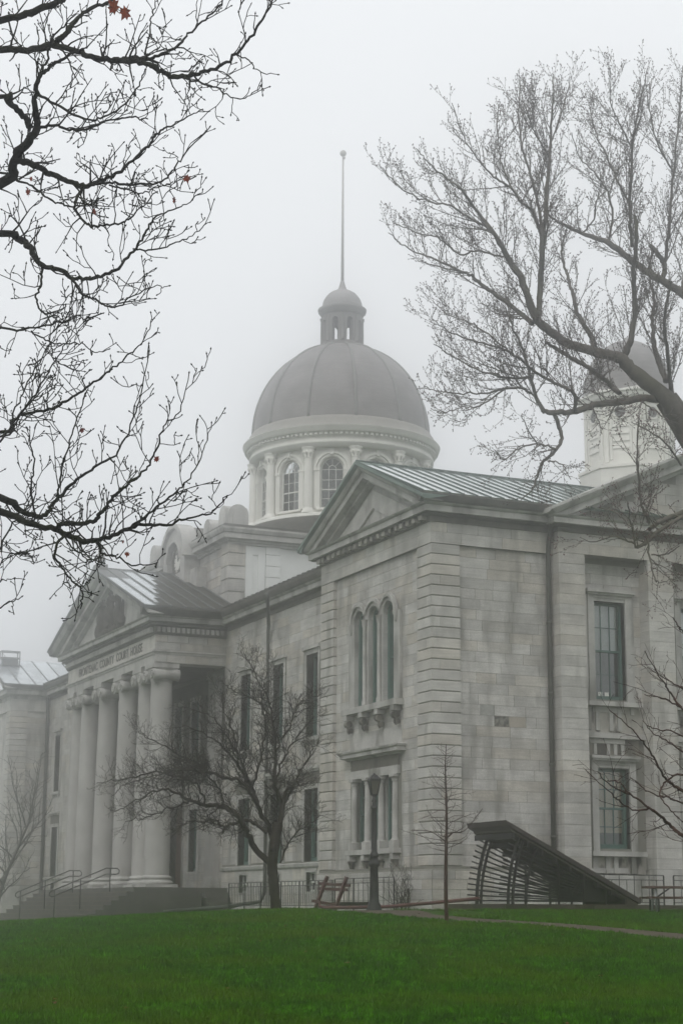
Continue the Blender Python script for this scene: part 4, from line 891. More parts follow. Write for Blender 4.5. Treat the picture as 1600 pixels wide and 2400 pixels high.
for k in range(12):
    a = (k+.5)*math.pi/6; m = MB()
    pts = [(DC[0]+(r+.02)*math.cos(a), DC[1]+(r+.02)*math.sin(a), z) for r, z in prof]
    m.tube(pts, .085, 6); m.build('rib', 'dome_rib', ROT)
LZ = 31.0
MB().lathe(c3, [(1.35, LZ-.2), (1.35, LZ+.12), (1.30, LZ+.2), (1.18, LZ+.45), (1.15, LZ+.55), (.9, LZ+.56)], 40).build('lantern_base', 'lantern_metal', ROT)
RL = 1.12; ML = polar(RL); sg = RL*math.pi/4; m = MB()
for k in range(8): arch_panel(m, ML, (k-.5)*sg, (k+.5)*sg, LZ+.5, LZ+2.25, k*sg, .19, LZ+1.75, 0, .30, n=8)
m.build('lantern_wall', 'lantern_metal', ROT)
for k in range(8):
    a = (k+.5)*math.pi/4; MB().lathe((DC[0]+1.14*math.cos(a), DC[1]+1.14*math.sin(a), LZ+.55), [(.13, 0), (.10, .08), (.09, 1.35), (.13, 1.45), (.14, 1.55)], 10).build('lantern_column', 'lantern_metal', ROT)
MB().lathe(c3, [(1.1, LZ+2.2), (1.22, LZ+2.25), (1.24, LZ+2.38), (1.36, LZ+2.45), (1.40, LZ+2.62), (1.20, LZ+2.70), (1.16, LZ+2.8)], 40).build('lantern_cornice', 'lantern_metal', ROT)
MB().lathe(c3, [(1.16*math.cos(t), LZ+2.75+1.12*math.sin(t)) for t in np.linspace(0, math.pi/2*.9, 12)], 40).build('lantern_dome', 'dome_metal', ROT)
MB().lathe(c3, [(.30, LZ+3.78), (.20, LZ+4.05), (.13, LZ+4.3), (.12, LZ+4.36), (.06, LZ+4.38)], 20).build('finial_cone', 'dome_metal', ROT)
MB().tube([(DC[0], DC[1], LZ+4.3), (DC[0], DC[1], 43.1)], [.095, .05], 10).build('flagpole', 'dome_band', ROT)
m = MB(); blob(m, (DC[0], DC[1], 43.3), (.19, .19, .2), 12, 8, 0.0); m.box(DC[0]-.02, DC[0]+.1, DC[1]-.05, DC[1]+.1, 42.95, 43.05); m.build('pole_ball', 'dome_band', ROT)

# ------------------------------------------------------------------ cupola on the rear wing
TC = (-17.5, 19.8)
TOW = thing('cupola_tower', 'white octagonal cupola with round windows and dark dome behind the large budding tree', 'cupola', (TC[0], TC[1], 14))
def octa(mb, prof, z=0): mb.lathe((TC[0], TC[1], z), [(r/math.cos(math.pi/8), zz) for r, zz in prof], 8, a0=math.pi/8, smooth=False)
m = MB(); octa(m, [(2.40, 14), (2.40, 19.7), (2.35, 19.71), (2.35, 20.15), (2.31, 20.16), (2.31, 20.72), (2.38, 20.74), (2.38, 20.88), (2.05, 20.92), (2.05, 21.05), (1.95, 21.07)]); m.build('base', 'white_paint', TOW)
m = MB(); octa(m, [(2.0, 20.9), (2.0, 24.1)]); m.build('wall', 'white_paint', TOW)
m = MB(); octa(m, [(2.0, 23.95), (2.10, 24.0), (2.12, 24.15), (2.30, 24.25), (2.34, 24.42), (2.42, 24.5), (2.40, 24.6), (2.1, 24.75)]); m.build('cornice', 'white_paint', TOW)
m = MB().lathe((TC[0], TC[1], 0), [(2.42, 24.58), (2.32, 24.72), (2.26, 24.9)]+[(2.22*math.cos(t), 24.92+2.75*math.sin(t)) for t in np.linspace(.02, math.pi/2*.95, 14)], 48); m.build('dome_shell', 'dome_metal', TOW)
m = MB().lathe((TC[0], TC[1], 27.3), [(.30, .25), (.2, .4), (.1, .5), (.05, .6)], 12); m.build('finial', 'dome_metal', TOW)
for k in range(8):
    a = k*math.pi/4; n_ = np.array([math.cos(a), math.sin(a)]); t_ = np.array([-math.sin(a), math.cos(a)])
    M = lambda u, v, d, n_=n_, t_=t_: (TC[0]+n_[0]*(2.0-d)+t_[0]*u, TC[1]+n_[1]*(2.0-d)+t_[1]*u, v)
    m = MB(); arch_band(m, M, 0, 23.42, .42, .54, -.09, .05, n=14); m.ub(M, -.54, -.42, 21.2, 23.42, -.06, .05); m.ub(M, .42, .54, 21.2, 23.42, -.06, .05)
    for s_ in (-1, 1): m.ub(M, s_*.70-.11, s_*.70+.11, 21.05, 24.05, -.08, .05); m.ub(M, s_*.60-.05, s_*.60+.05, 23.2, 23.35, -.12, .05)
    m.build('arch_surround', 'white_paint', TOW)
    m = MB(); arch_band(m, M, 0, 23.52, .27, .36, -.08, .05, n=20, a0=0, a1=2*math.pi); wnd = m.build('round_window', 'white_paint', TOW)
    n = 20; m = MB(); m.add([M(.27*math.cos(2*math.pi*i/n), 23.52+.27*math.sin(2*math.pi*i/n), -.02) for i in range(n)], [tuple(range(n))]); m.build('pane', 'blind_grey', wnd)
    for i in range(4):
        z = 21.75+i*.36
        m = MB(); P = [M(-.41, z, -.01), M(.41, z, -.01), M(.41, z+.30, .02), M(-.41, z+.30, .02), M(-.41, z-.03, -.05), M(.41, z-.03, -.05)]
        m.add(P, [(0, 1, 2, 3), (4, 5, 2, 3), (0, 4, 5, 1), (0, 3, 4), (1, 5, 2)]); m.build('louvre', 'white_paint', TOW)

# ------------------------------------------------------------------ steps and handrails
STP = thing('entrance_steps', 'wide dark stone steps climbing to the columned portico', 'steps', (-35, -3, -.4))
SX0, SX1 = -43.4, -26.5
MB().box(SX0, SX1, -2.0, 2.88, -1.2, .985).build('landing', 'step_stone', STP)
for i in range(7):
    z = .985-.205*(i+1); y = -2.0-.36*(i+1)
    MB().box(SX0-.002*i, SX1+.002*i, y, y+.37, -1.4, z).build('step', 'step_stone', STP)
    MB().box(SX0, SX1+.012, y-.025, y+.03, z-.045, z+.004).build('step_nosing', 'paving', STP)
for i in range(3): MB().box(SX1, SX1+.35*(i+1), 1.3+.0, 2.5-.05*i, -1.2, .78-.24*i).build('step', 'step_stone', STP)
def handrail(x, label):
    o = thing('handrail', label, 'handrail', (x, -3.3, .2), 'pipe handrails on the entrance steps')
    top = (x, -2.05, 1.90); tz = lambda y: 1.90-.415*(-2.25-y) if y < -2.25 else 1.90
    a = MB(); pts = [(x, -1.75, 1.62), (x, -1.62, 1.68), (x, -1.60, 1.80), (x, -1.70, 1.90), (x, -2.25, 1.90), (x, -4.9, tz(-4.9)), (x, -5.0, tz(-4.9)-.08), (x, -5.0, tz(-4.9)-.2), (x, -4.9, tz(-4.9)-.28), (x, -2.25, 1.62), (x, -1.75, 1.62)]
    a.tube(pts, .028, 8).build('rail', 'black_iron', o)
    for y in (-2.05, -3.5, -4.75):
        zb = .985 if y > -2.0 else max(.985-.205*math.ceil((-2.0-y)/.36), -.5)
        MB().tube([(x, y, zb-.05), (x, y, tz(y))], .028, 8).build('post', 'black_iron', o)
handrail(-30.2, 'nearer black pipe handrail on the steps, right of the other one')
handrail(-36.7, 'farther black pipe handrail on the left part of the steps')

# ------------------------------------------------------------------ railings
def railing(name, label, pts, h, spacing, zf, group='black iron railings', posts=None):
    o = thing(name, label, 'railing', (*pts[0], zf(*pts[0])), group)
    for (a, b) in zip(pts[:-1], pts[1:]):
        a, b = np.array(a, float), np.array(b, float); L_ = np.linalg.norm(b-a); n = max(1, round(L_/spacing))
        A, B = np.array([*a, zf(*a)]), np.array([*b, zf(*b)])
        for hh in (h, h-.16, .10): MB().beam(A+[0, 0, hh], B+[0, 0, hh], .035 if hh == h else .025, .03).build('rail', 'black_iron', o)
        for i in range(n+1):
            p = A+(B-A)*i/n; big = i in (0, n) or (i % (posts or 999) == 0)
            MB().beam(p+[0, 0, -.1 if big else .10], p+[0, 0, h-.016 if big or i % 2 == 0 else h-.16], .04 if big else .018, .04 if big else .018, (1, 0, 0)).build('post' if big else 'baluster', 'black_iron', o)
    return o
zf = lambda x, y: max(0.04, 0.0)
railing('iron_railing', 'long black iron railing along the front wall behind the lamp post', [(-16.2, -1.2), (-10.5, -1.2), (-5.6, -1.2)], 1.0, .18, zf, posts=10)
railing('iron_railing', 'short black iron railing with wide gaps behind the lamp post base', [(-5.4, -1.2), (-.5, -1.2)], 1.03, .42, zf, posts=4)
zf2 = lambda x, y: .19
railing('iron_railing', 'black railing section between the slanted shelter and the picnic table', [(2.4, 4.6), (2.4, 7.55)], 1.0, .30, zf2)
railing('iron_railing', 'black railing section behind the picnic table at the right edge', [(2.4, 7.95), (2.4, 12.5)], 1.0, .30, zf2)

# ------------------------------------------------------------------ lamp post
LP = (5.0, -4.5); lz = gz(*LP)-.03
LMP = thing('lamp_post', 'black cast iron lamp post with square lantern in front of the windows', 'lamp post', (LP[0], LP[1], lz))
prof = [(.24, 0), (.24, .09), (.20, .12), (.20, .20), (.155, .26), (.14, .40), (.13, .9), (.12, 1.30), (.165, 1.34), (.175, 1.42), (.13, 1.48), (.12, 1.60), (.15, 1.64), (.12, 1.70), (.092, 1.76), (.085, 2.4), (.07, 3.02), (.095, 3.05), (.10, 3.10), (.065, 3.14), (.055, 3.22), (.08, 3.26), (.05, 3.32), (.045, 3.40), (.07, 3.44), (.0, 3.46)]
p = MB().lathe((LP[0], LP[1], lz), [(r, z) for r, z in prof], 20); post = p.build('post', 'black_iron', LMP)
MB().beam((LP[0]-.32*.41, LP[1]-.32*.91, lz+1.46), (LP[0]+.32*.41, LP[1]+.32*.91, lz+1.46), .04, .04).build('crossbar', 'black_iron', LMP)
def frustum(mb, z0, r0, z1, r1, ang=math.radians(35)):
    mb.lathe((LP[0], LP[1], lz), [(r0, z0), (r1, z1)], 4, a0=ang, smooth=False)
m = MB(); frustum(m, 3.46, .11, 3.88, .215); m.build('lantern_glass', 'lamp_glass', LMP)
m = MB()
for j in range(4):
    a = math.radians(35)+j*math.pi/2; m.beam((LP[0]+.112*math.cos(a), LP[1]+.112*math.sin(a), lz+3.44), (LP[0]+.22*math.cos(a), LP[1]+.22*math.sin(a), lz+3.90), .03, .03)
frustum(m, 3.86, .225, 3.93, .235); frustum(m, 3.93, .235, 4.03, .12); frustum(m, 4.03, .14, 4.06, .05); frustum(m, 4.06, .05, 4.11, .015); frustum(m, 3.40, .06, 3.47, .125)
m.build('lantern_frame', 'black_iron', LMP)

# ------------------------------------------------------------------ red frame, planter, red pipe
SAW = thing('red_trestle', 'red painted wooden trestle frame leaning before the railing', 'trestle', (-3.4, -2.2, 0))
y0 = -2.25
for (a, b) in (((-4.40, y0-.15, -.02), (-4.12, y0+.2, 1.14)), ((-2.66, y0-.15, -.02), (-2.45, y0+.2, 1.10))):
    MB().beam(a, b, .12, .10, (0, 1, 0)).build('leg', 'red_paint', SAW)
for (a, b) in (((-4.75, y0+.16, .90), (-2.1, y0+.16, .80)), ((-4.75, y0-.10, .30), (-2.6, y0-.10, .14)), ((-4.7, y0+.10, .72), (-2.2, y0+.10, .66))):
    MB().beam(a, b, .05, .10).build('crosspiece', 'red_paint', SAW)
PLN = thing('planter_trough', 'low black planter trough at the foot of the railing', 'planter', (-2.6, -1.7, 0))
b = MB(); b.poly([(-4.0, -1.9, .02), (-1.0, -1.9, .02), (-.95, -1.95, .24), (-4.05, -1.95, .24)], (0, .4, 0)); b.build('trough', 'black_iron', PLN)
MB().box(-4.0, -1.0, -1.93, -1.57, .242, .26).build('soil', 'brown_stone', PLN)
PIP = thing('red_pipe', 'dark red pipe lying along the ground to the slanted shelter', 'pipe', (2, -2.6, .1))
q = [(-2.8, -2.9, .34), (-2.8, -2.9, .10), (-2.4, -2.9, .06), (0, -2.8, .07), (1.8, -2.5, .10), (3.2, -1.6, .22), (4.4, -.6, .36)]
MB().tube(q, .055, 8).build('pipe', 'red_pipe', PIP)

# ------------------------------------------------------------------ slanted shelter
SH = thing('slanted_shelter', 'dark wedge shaped shelter with slanted roof and slatted curved sides', 'shelter', (4.4, 1.8, .1))
HX0, HX1, HY0, HY1, HZ0, HZ1 = 3.0, 5.6, -.30, 4.55, 2.72, .36
sl_n = (HZ1-HZ0)/(HY1-HY0)
rf = MB().poly([(HX0, HY0, HZ0), (HX0, HY1, HZ1), (HX0, HY1-.05, HZ1-.14), (HX0, HY0+.06, HZ0-.16)], (HX1-HX0, 0, 0)).build('roof_slab', 'shelter_roof', SH)
MB().poly([(HX0+.08, HY0+.20, HZ0-.27), (HX0+.08, HY1-.1, HZ1-.15), (HX0+.08, HY1-.2, HZ1-.17), (HX0+.08, HY0+.24, HZ0-.33)], (HX1-HX0-.16, 0, 0)).build('soffit', 'shelter_soffit', SH)
for y in np.arange(HY0+.3, HY1, .5):
    z = HZ0+sl_n*(y-HY0)-.20; MB().box(HX0+.06, HX1-.06, y-.04, y+.04, z-.20, z-.03).build('rafter', 'shelter_dark', SH)
for x in (HX0+.25, HX1-.3):
    for off in (0, .16, .62 if x > 4 else .02):
        yb_ = -.10+off; zt = HZ0-.25+sl_n*(.45+off)
        pts = [(x, yb_+.42*((t)**2.2)*1.0, .05+(zt-.05)*t) for t in np.linspace(0, 1, 9)]
        MB().tube(pts, .05, 8).build('post', 'shelter_dark', SH)
    for y in (1.7, 2.6, 3.4):
        z = HZ0+sl_n*(y-HY0)-.2; MB().tube([(x, y, .05), (x, y, z)], .04, 8).build('post', 'shelter_dark', SH)
    n = 12
    for i in range(n):
        t = i/(n-1); z_a = .30+t*1.85; ya = -.30+.42*t**2
        yb2 = 4.2-t*.2; z_b = .30+.06*i/ n+ (HZ1-.16-.30)*t*0.3
        a, b = np.array([x, ya-.12, z_a+.06*t]), np.array([x, yb2, max(z_b, .22)])
        MB().beam(a, b, .03, .045).build('slat', 'shelter_dark', SH)
MB().poly([(HX0+.1, 3.95, .02), (HX0+.1, 4.5, .02), (HX0+.1, 4.45, .30), (HX0+.1, 4.05, .52)], (HX1-HX0-.2, 0, 0)).build('end_block', 'brown_stone', SH)
m = MB(); m.box(HX0+.35, HX1-.35, .9, 4.0, -.1, .12); m.build('floor', 'brown_stone', SH)
KB = thing('low_wall', 'low brown stone kerb wall under the slanted shelter', 'wall', (6, 6, -.2))
kw = MB().box(2.0, 5.75, -.45, 14.0, -.5, .19); kwo = kw.build('wall_core', 'mortar', KB)
lay(masonry(side(5.75), -.45, 14, [-.4, -.09, .20], [], (.7, 1.3), joint=.014, proud=.014), kwo, 'stone', 'brown_stone')
lay(masonry(front(-.45), 2.0, 5.75, [-.4, -.09, .20], [], (.7, 1.3), joint=.014, proud=.014), kwo, 'stone', 'brown_stone')

# ------------------------------------------------------------------ picnic table
tb = at(1585, 2146, 50.5); tz = gz(tb[0], tb[1])
TB = thing('picnic_table', 'red brown picnic table with galvanised pipe legs at the right edge', 'picnic table', (tb[0], tb[1], tz))
ang = math.radians(66)
ca, sa = math.cos(ang), math.sin(ang)
def T(u, v, z): return (tb[0]+u*ca-v*sa, tb[1]+u*sa+v*ca, tz+z)
def plank(u0, u1, v0, v1, z0, z1, nm, m='table_wood'):
    P = [T(u0, v0, z0), T(u1, v0, z0), T(u1, v1, z0), T(u0, v1, z0), T(u0, v0, z1), T(u1, v0, z1), T(u1, v1, z1), T(u0, v1, z1)]
    MB().add(P, [(0, 3, 2, 1), (4, 5, 6, 7), (0, 1, 5, 4), (1, 2, 6, 5), (2, 3, 7, 6), (3, 0, 4, 7)]).build(nm, m, TB)
for i in range(5): plank(-.92, .92, -.36+i*.146, -.36+i*.146+.135, .685, .75, 'top_plank')
for s_ in (-1, 1):
    for i in range(2): plank(-.92, .92, s_*.62+(i-1)*.14, s_*.62+(i-1)*.14+.13, .405, .46, 'seat_plank')
for u in (-.62, .62):
    for s_ in (-1, 1): MB().tube([T(u, s_*.26, .70), T(u, s_*.30, .0)], .035, 8).build('leg', 'galvanised', TB); MB().tube([T(u, s_*.72, .0), T(u, s_*.70, .42)], .03, 8).build('leg', 'black_iron', TB)
    MB().tube([T(u, -.70, .40), T(u, .70, .40)], .028, 8).build('crossbar', 'galvanised', TB)
    MB().tube([T(u, 0, .40), T(u*.3, 0, .69)], .022, 8).build('brace', 'black_iron', TB)

# ------------------------------------------------------------------ floodlight unit on the left roof
fp = (-63.6, .6, 15.75)
FL = thing('roof_floodlight', 'small boxed floodlight frame on the left wing roof', 'floodlight', fp)
for dz in (0.15, .62, 1.05):
    m = MB()
    for (a, b) in (((-.3, -.6), (.3, -.6)), ((.3, -.6), (.3, .6)), ((.3, .6), (-.3, .6)), ((-.3, .6), (-.3, -.6))): m.beam((fp[0]+a[0], fp[1]+a[1], fp[2]+dz), (fp[0]+b[0], fp[1]+b[1], fp[2]+dz), .07, .07)
    m.build('frame', 'lead_rib', FL)
for a, b in ((-.3, -.6), (.3, -.6), (.3, .6), (-.3, .6)): MB().beam((fp[0]+a, fp[1]+b, fp[2]-.7), (fp[0]+a, fp[1]+b, fp[2]+1.05), .06, .06, (1, 0, 0)).build('leg', 'lead_rib', FL)
MB().box(fp[0]-.2, fp[0]+.2, fp[1]-.5, fp[1]+.5, fp[2]+.2, fp[2]+.55).build('lamp_housing', 'lead_rib', FL)

# ------------------------------------------------------------------ trees
class Tree:
    def __init__(s): s.V = []; s.Q = []; s.n = 0; s.tips = []
    def tube(s, pts, rad, k):
        R_ = ring(np.asarray(pts), rad, k); n = len(pts); s.V.append(R_.reshape(-1, 3))
        i = (np.arange(n-1)[:, None]*k+np.arange(k)[None]).ravel(); j = (np.arange(n-1)[:, None]*k+(np.arange(k)[None]+1) % k).ravel()
        s.Q.append(np.stack([i, j, j+k, i+k], 1)+s.n); s.n += n*k
    def build(s, name, m, parent): return arr_mesh(name, np.concatenate(s.V), np.concatenate(s.Q), m, parent)
def bezsmooth(P, sub=5):
    P = np.asarray(P, float)
    if len(P) < 3: return np.array([P[0]*(1-a)+P[-1]*a for a in np.linspace(0, 1, sub+1)])
    E = np.vstack([2*P[0]-P[1], P, 2*P[-1]-P[-2]]); out = []
    for i in range(1, len(E)-2):
        for a in np.arange(sub)/sub:
            p0, p1, p2, p3 = E[i-1:i+3]
            out.append(.5*((2*p1)+(-p0+p2)*a+(2*p0-5*p1+4*p2-p3)*a*a+(-p0+3*p1-3*p2+p3)*a**3))
    out.append(P[-1]); return np.array(out)
UPV = np.array([0, 0, 1.0])
def nrmz(v): return v/max(np.linalg.norm(v), 1e-9)
def grow(tr, bud, p0, d0, length, r0, level, P, rg):
    """one twig: wandering line with sub-twigs; P holds per-level settings"""
    n = max(4, int(length/P['step'][level])) if level < 3 else 4
    n = min(n, 9); pts = [p0]; d = nrmz(d0); st = length/n
    for i in range(n):
        d = nrmz(d+rg.normal(0, P['wander'][level], 3)+UPV*P['up'][level]); pts.append(pts[-1]+d*st)
    pts = np.array(pts); rad = r0*(1-np.linspace(0, 1, n+1)*P['taper'])
    tr.tube(pts, np.maximum(rad, P['rmin']), P['sides'][level])
    if bud is not None:
        bud.append((pts[-1], d, P['bud']))
        if P.get('nodes') and level >= P['nodes'][0]:
            L_ = np.arange(P['nodes'][1], length, P['nodes'][1])
            for s in L_:
                i = min(int(s/st), n-1); bud.append((pts[i]+(pts[i+1]-pts[i])*(s/st-i)+rg.normal(0, P['bud']*.6, 3), nrmz(d+rg.normal(0, .8, 3)), P['bud']*rg.uniform(.6, 1.1)))
    if level+1 < P['levels']:
        s = P['gap'][level]*rg.uniform(.6, 1.4)+P.get('clear', 0)*length
        sg = 1
        while s < length*.97:
            i = min(int(s/st), n-1); q = pts[i]+(pts[i+1]-pts[i])*(s/st-i); t = nrmz(pts[i+1]-pts[i])
            side_ = nrmz(np.cross(t, rg.normal(0, 1, 3))); dd = nrmz(t*P['fwd'][level]+side_+UPV*P['lift'][level]*rg.uniform(.2, 1.4))
            ln = P['len'][level]*rg.uniform(.45, 1.25)*(1-.55*s/length)
            grow(tr, bud, q, dd, ln, max(P['rmin'], min(r0*.6, P['rad'][level]*rg.uniform(.7, 1.2))), level+1, P, rg)
            s += P['gap'][level]*rg.uniform(.5, 1.6)
def limb(tr, bud, pts, radii, P, rg, spawn=(0.0, 1.0), sides=10, planar=None, jitter=0.0):
    """a drawn limb, then side twigs along it"""
    C_ = bezsmooth(pts, 6); m = np.linspace(0, 1, len(C_)); rr = np.interp(m, np.linspace(0, 1, len(radii)), radii)
    if jitter: C_[1:-1] += rg.normal(0, jitter, (len(C_)-2, 3))
    rk_ = rr*(1+rg.normal(0, .05, len(rr))); tr.tube(C_, rk_, sides)
    if bud is not None: bud.append((C_[-1], nrmz(C_[-1]-C_[-2]), P['bud']))
    seg_ = np.linalg.norm(np.diff(C_, axis=0), axis=1); cum = np.concatenate([[0], np.cumsum(seg_)]); L_ = cum[-1]
    s = spawn[0]*L_+P['g0']*rg.uniform(.3, 1)
    while s < spawn[1]*L_:
        i = min(int(np.searchsorted(cum, s))-1, len(C_)-2); i = max(i, 0); a = (s-cum[i])/max(seg_[i], 1e-9)
        q = C_[i]*(1-a)+C_[i+1]*a; t = nrmz(C_[i+1]-C_[i]); side_ = nrmz(np.cross(t, rg.normal(0, 1, 3)))
        dd = nrmz(t*P['f0']+side_+UPV*P['l0']*rg.uniform(0, 1.5)); ln = P['len0']*rg.uniform(.35, 1.25)*(1-P.get('fade', .45)*s/L_)
        rl = np.interp(s/L_, m, rr)
        grow(tr, bud, q, dd, ln, max(P['rmin'], min(rl*.6, P['r0']*rg.uniform(.7, 1.3))), 0, P, rg)
        s += P['g0']*rg.uniform(.5, 1.6)
def buds_mesh(name, bud, m, parent, fat=.42):
    B = np.array([b[0] for b in bud]); D = np.array([b[1] for b in bud]); S = np.array([b[2] for b in bud])[:, None]
    ref = np.where(np.abs(D[:, 2:3]) < .9, np.array([[0, 0, 1.]]), np.array([[1., 0, 0]])); a = np.cross(D, ref); a /= np.linalg.norm(a, axis=1, keepdims=True); b = np.cross(D, a)
    V = np.stack([B-D*S*.2, B+D*S*.45+a*S*fat, B+D*S*.45+b*S*fat, B+D*S*.45-a*S*fat, B+D*S*.45-b*S*fat, B+D*S*1.4], 1).reshape(-1, 3)
    T_ = np.array([(0, 2, 1), (0, 3, 2), (0, 4, 3), (0, 1, 4), (5, 1, 2), (5, 2, 3), (5, 3, 4), (5, 4, 1)])
    Q = (np.arange(len(B))[:, None, None]*6+T_[None]).reshape(-1, 3)
    return arr_mesh(name, V, Q, m, parent, smooth=False)
def mk(pts, off=(0, 0), sc=1.0): return [(off[0]+x/sc, off[1]+y/sc) for x, y in pts]
def lift3(pts, d0, d1, wob=0.0, rg=None):
    n = len(pts); D = np.linspace(d0, d1, n)
    if wob: D = D+rg.normal(0, wob, n)
    return [at(x, y, d) for (x, y), d in zip(pts, D)]

# --- near maple, trunk left of the frame
rg = np.random.default_rng(11)
mt0 = at(-760, 1200, 9.6); mbx, mby = mt0[0], mt0[1]; mzb = gz(mbx, mby)
MAP = thing('maple_tree', 'bare dark maple whose budding branches reach in from the left foreground', 'tree', (mbx, mby, mzb))
PM = dict(levels=3, step=[.07, .04, .03], wander=[.21, .24, .24], up=[.08, .10, .10], taper=.6, rmin=.0022, sides=[5, 4, 3], gap=[.070, .055, .04], fwd=[.9, .9, .9], lift=[.35, .3, .3],
          len=[.16, .065, .04], rad=[.0040, .0029, .0022], bud=.0115, g0=.072, f0=.8, l0=.40, len0=.30, r0=.0055, fade=.62)
tr = Tree(); bud = []; S3 = 2.178
tk = [np.array([mbx, mby, mzb-.2]), np.array([mbx+.03, mby+.02, mzb+1.2]), at(-770, 900, 9.6), at(-740, 400, 9.6), at(-700, -200, 9.7), at(-690, -700, 9.8)]
trk = Tree(); trk.tube(bezsmooth(tk, 8), np.linspace(.24, .10, 41), 16); trk.build('trunk', 'bark_maple', MAP)
px = 1/FPX
def ML_(pts, r, d=(9.4, 9.0), off=(0, 0), pre=None, spawn=(0, 1)):
    q = mk(pts, off, S3); 
    L3 = lift3(q, d[0], d[1], .06, rg)
    if pre is not None: L3 = [np.array(p) for p in pre]+L3
    limb(tr, bud, L3, [x*px*d[0]/1.15 for x in r], PM, rg, spawn=spawn, sides=8, jitter=.004)
o2 = (0, 720)
J = lambda y, d: [at(-740, y, 9.6), at(-330, y-40, (9.6+d)/2)]
ML_([(0, 105), (150, 65), (300, 8), (400, -60)], [11, 10, 9, 7], (9.0, 8.6), pre=J(150, 9.0))
ML_([(0, 258), (120, 255), (260, 225), (330, 180), (380, 110), (460, 45), (560, 10), (640, -40)], [13, 10, 9, 9, 8, 6, 5, 4], (9.4, 9.9), pre=J(220, 9.4))
ML_([(260, 225), (400, 265), (500, 300), (600, 305), (700, 295), (800, 290), (900, 235), (980, 160), (1080, 70), (1150, -10)], [9, 8, 7, 6, 5, 4, 3, 2.5, 2], (9.55, 9.3))
ML_([(480, 290), (600, 310), (700, 315), (790, 340), (860, 385), (930, 395), (1030, 370), (1130, 335), (1210, 275), (1290, 170), (1350, 80), (1400, -10)], [7, 8, 7, 7, 6, 5, 4, 3.5, 3, 2], (9.5, 8.8))
ML_([(930, 395), (1030, 425), (1110, 450), (1170, 490), (1250, 500), (1330, 440)], [3, 2.5, 2, 1.6, 1.2], (9.1, 9.0))
ML_([(1210, 280), (1270, 310), (1310, 360), (1415, 380)], [2.2, 1.8, 1.5, 1], (8.95, 8.8), spawn=(.5, .9))
ML_([(740, 280), (770, 130), (780, 50), (810, -20)], [2.6, 2, 1.6], (9.4, 9.6))
ML_([(0, 940), (70, 820), (160, 700), (190, 640), (180, 520), (200, 400), (260, 340), (340, 290), (420, 250)], [17, 15, 12, 11, 8, 6, 4, 3], (9.6, 9.2), pre=J(520, 9.6))
ML_([(0, 490), (40, 520), (110, 580), (160, 650)], [6, 7, 8, 9], (9.3, 9.5), pre=J(330, 9.3))
ML_([(190, 650), (280, 640), (370, 665), (470, 650), (560, 610), (680, 600), (750, 605)], [5, 4, 3.5, 3, 2.4, 1.8], (9.5, 9.2))
ML_([(195, 480), (300, 540), (420, 605), (520, 605), (620, 545), (700, 450), (740, 360)], [4, 3.6, 3, 2.6, 2.2, 1.8], (9.4, 9.7))
ML_([(195, 420), (240, 300), (280, 180), (380, 80)], [4, 3, 2.4, 2], (9.4, 9.1))
ML_([(70, 820), (170, 840), (250, 885), (330, 915), (420, 950), (490, 930), (580, 890), (660, 835), (760, 745), (810, 680), (880, 640), (950, 600), (1030, 560)], [9, 9, 8, 7, 6.5, 5, 4.4, 3.6, 3, 2.4, 1.8, 1.3], (9.55, 9.0))
ML_([(490, 940), (590, 935), (720, 940), (800, 935), (880, 880), (930, 800), (1070, 650)], [4, 3.5, 3, 2.5, 2, 1.4], (9.3, 9.5))
ML_([(560, 945), (640, 965), (720, 985), (800, 960), (880, 930)], [2.6, 2.2, 1.8, 1.4], (9.3, 9.6))
ML_([(420, 950), (400, 1000), (380, 1050), (400, 1100), (470, 1155), (560, 1145), (640, 1130), (700, 1080), (800, 980)], [5, 4.2, 3.6, 3.4, 3, 2.6, 2, 1.5], (9.4, 9.1))
ML_([(0, 890), (90, 920), (180, 960), (260, 1020), (340, 1050), (440, 1050), (520, 1010)], [4, 3.4, 3, 2.5, 2], (9.7, 9.9), pre=J(480, 9.7))
ML_([(0, 1195), (90, 1215), (150, 1260), (220, 1360), (310, 1375), (380, 1420), (480, 1415), (590, 1380), (680, 1280), (740, 1190), (790, 1110), (850, 1085), (960, 1040), (1035, 970)], [11, 11, 10, 9, 7, 6, 5, 4.4, 3.6, 3, 2.2, 1.6, 1.2], (9.2, 8.7), pre=J(620, 9.2))
ML_([(680, 1270), (800, 1270), (900, 1240), (1000, 1190), (1070, 1135)], [2.6, 2.2, 1.6, 1.2], (8.95, 8.8))
ML_([(220, 1370), (210, 1450), (190, 1530), (230, 1600), (330, 1570)], [3.5, 3, 2.4, 1.8], (9.1, 9.0))
ML_([(370, 1420), (410, 1490), (500, 1540), (590, 1570), (680, 1510), (790, 1465), (860, 1460)], [3.4, 3, 2.5, 2, 1.5, 1.1], (9.1, 8.8))
ML_([(0, 640), (60, 590), (130, 545), (250, 520), (350, 470), (460, 400), (560, 325), (650, 250), (720, 185), (785, 60)], [6, 5.5, 5, 4.2, 3.6, 3, 2.4, 1.8, 1.2], (9.5, 9.1), o2, pre=J(1050, 9.5))
ML_([(0, 660), (70, 540), (150, 380), (250, 180), (300, 30)], [3.4, 3, 2.4, 1.8, 1.2], (9.7, 9.5), o2, pre=J(1080, 9.6))
ML_([(0, 690), (90, 560), (200, 420), (270, 290), (340, 180), (410, 60)], [3, 2.6, 2.2, 1.6, 1.1], (9.2, 9.0), o2)
ML_([(0, 970), (80, 1020), (210, 1070), (270, 1010), (340, 930), (420, 860), (520, 800), (600, 740), (660, 620), (720, 440), (760, 190)], [11, 10, 9, 7, 5.5, 4.5, 3.6, 3, 2.4, 1.8, 1.2], (9.4, 9.0), o2, pre=J(1120, 9.4))
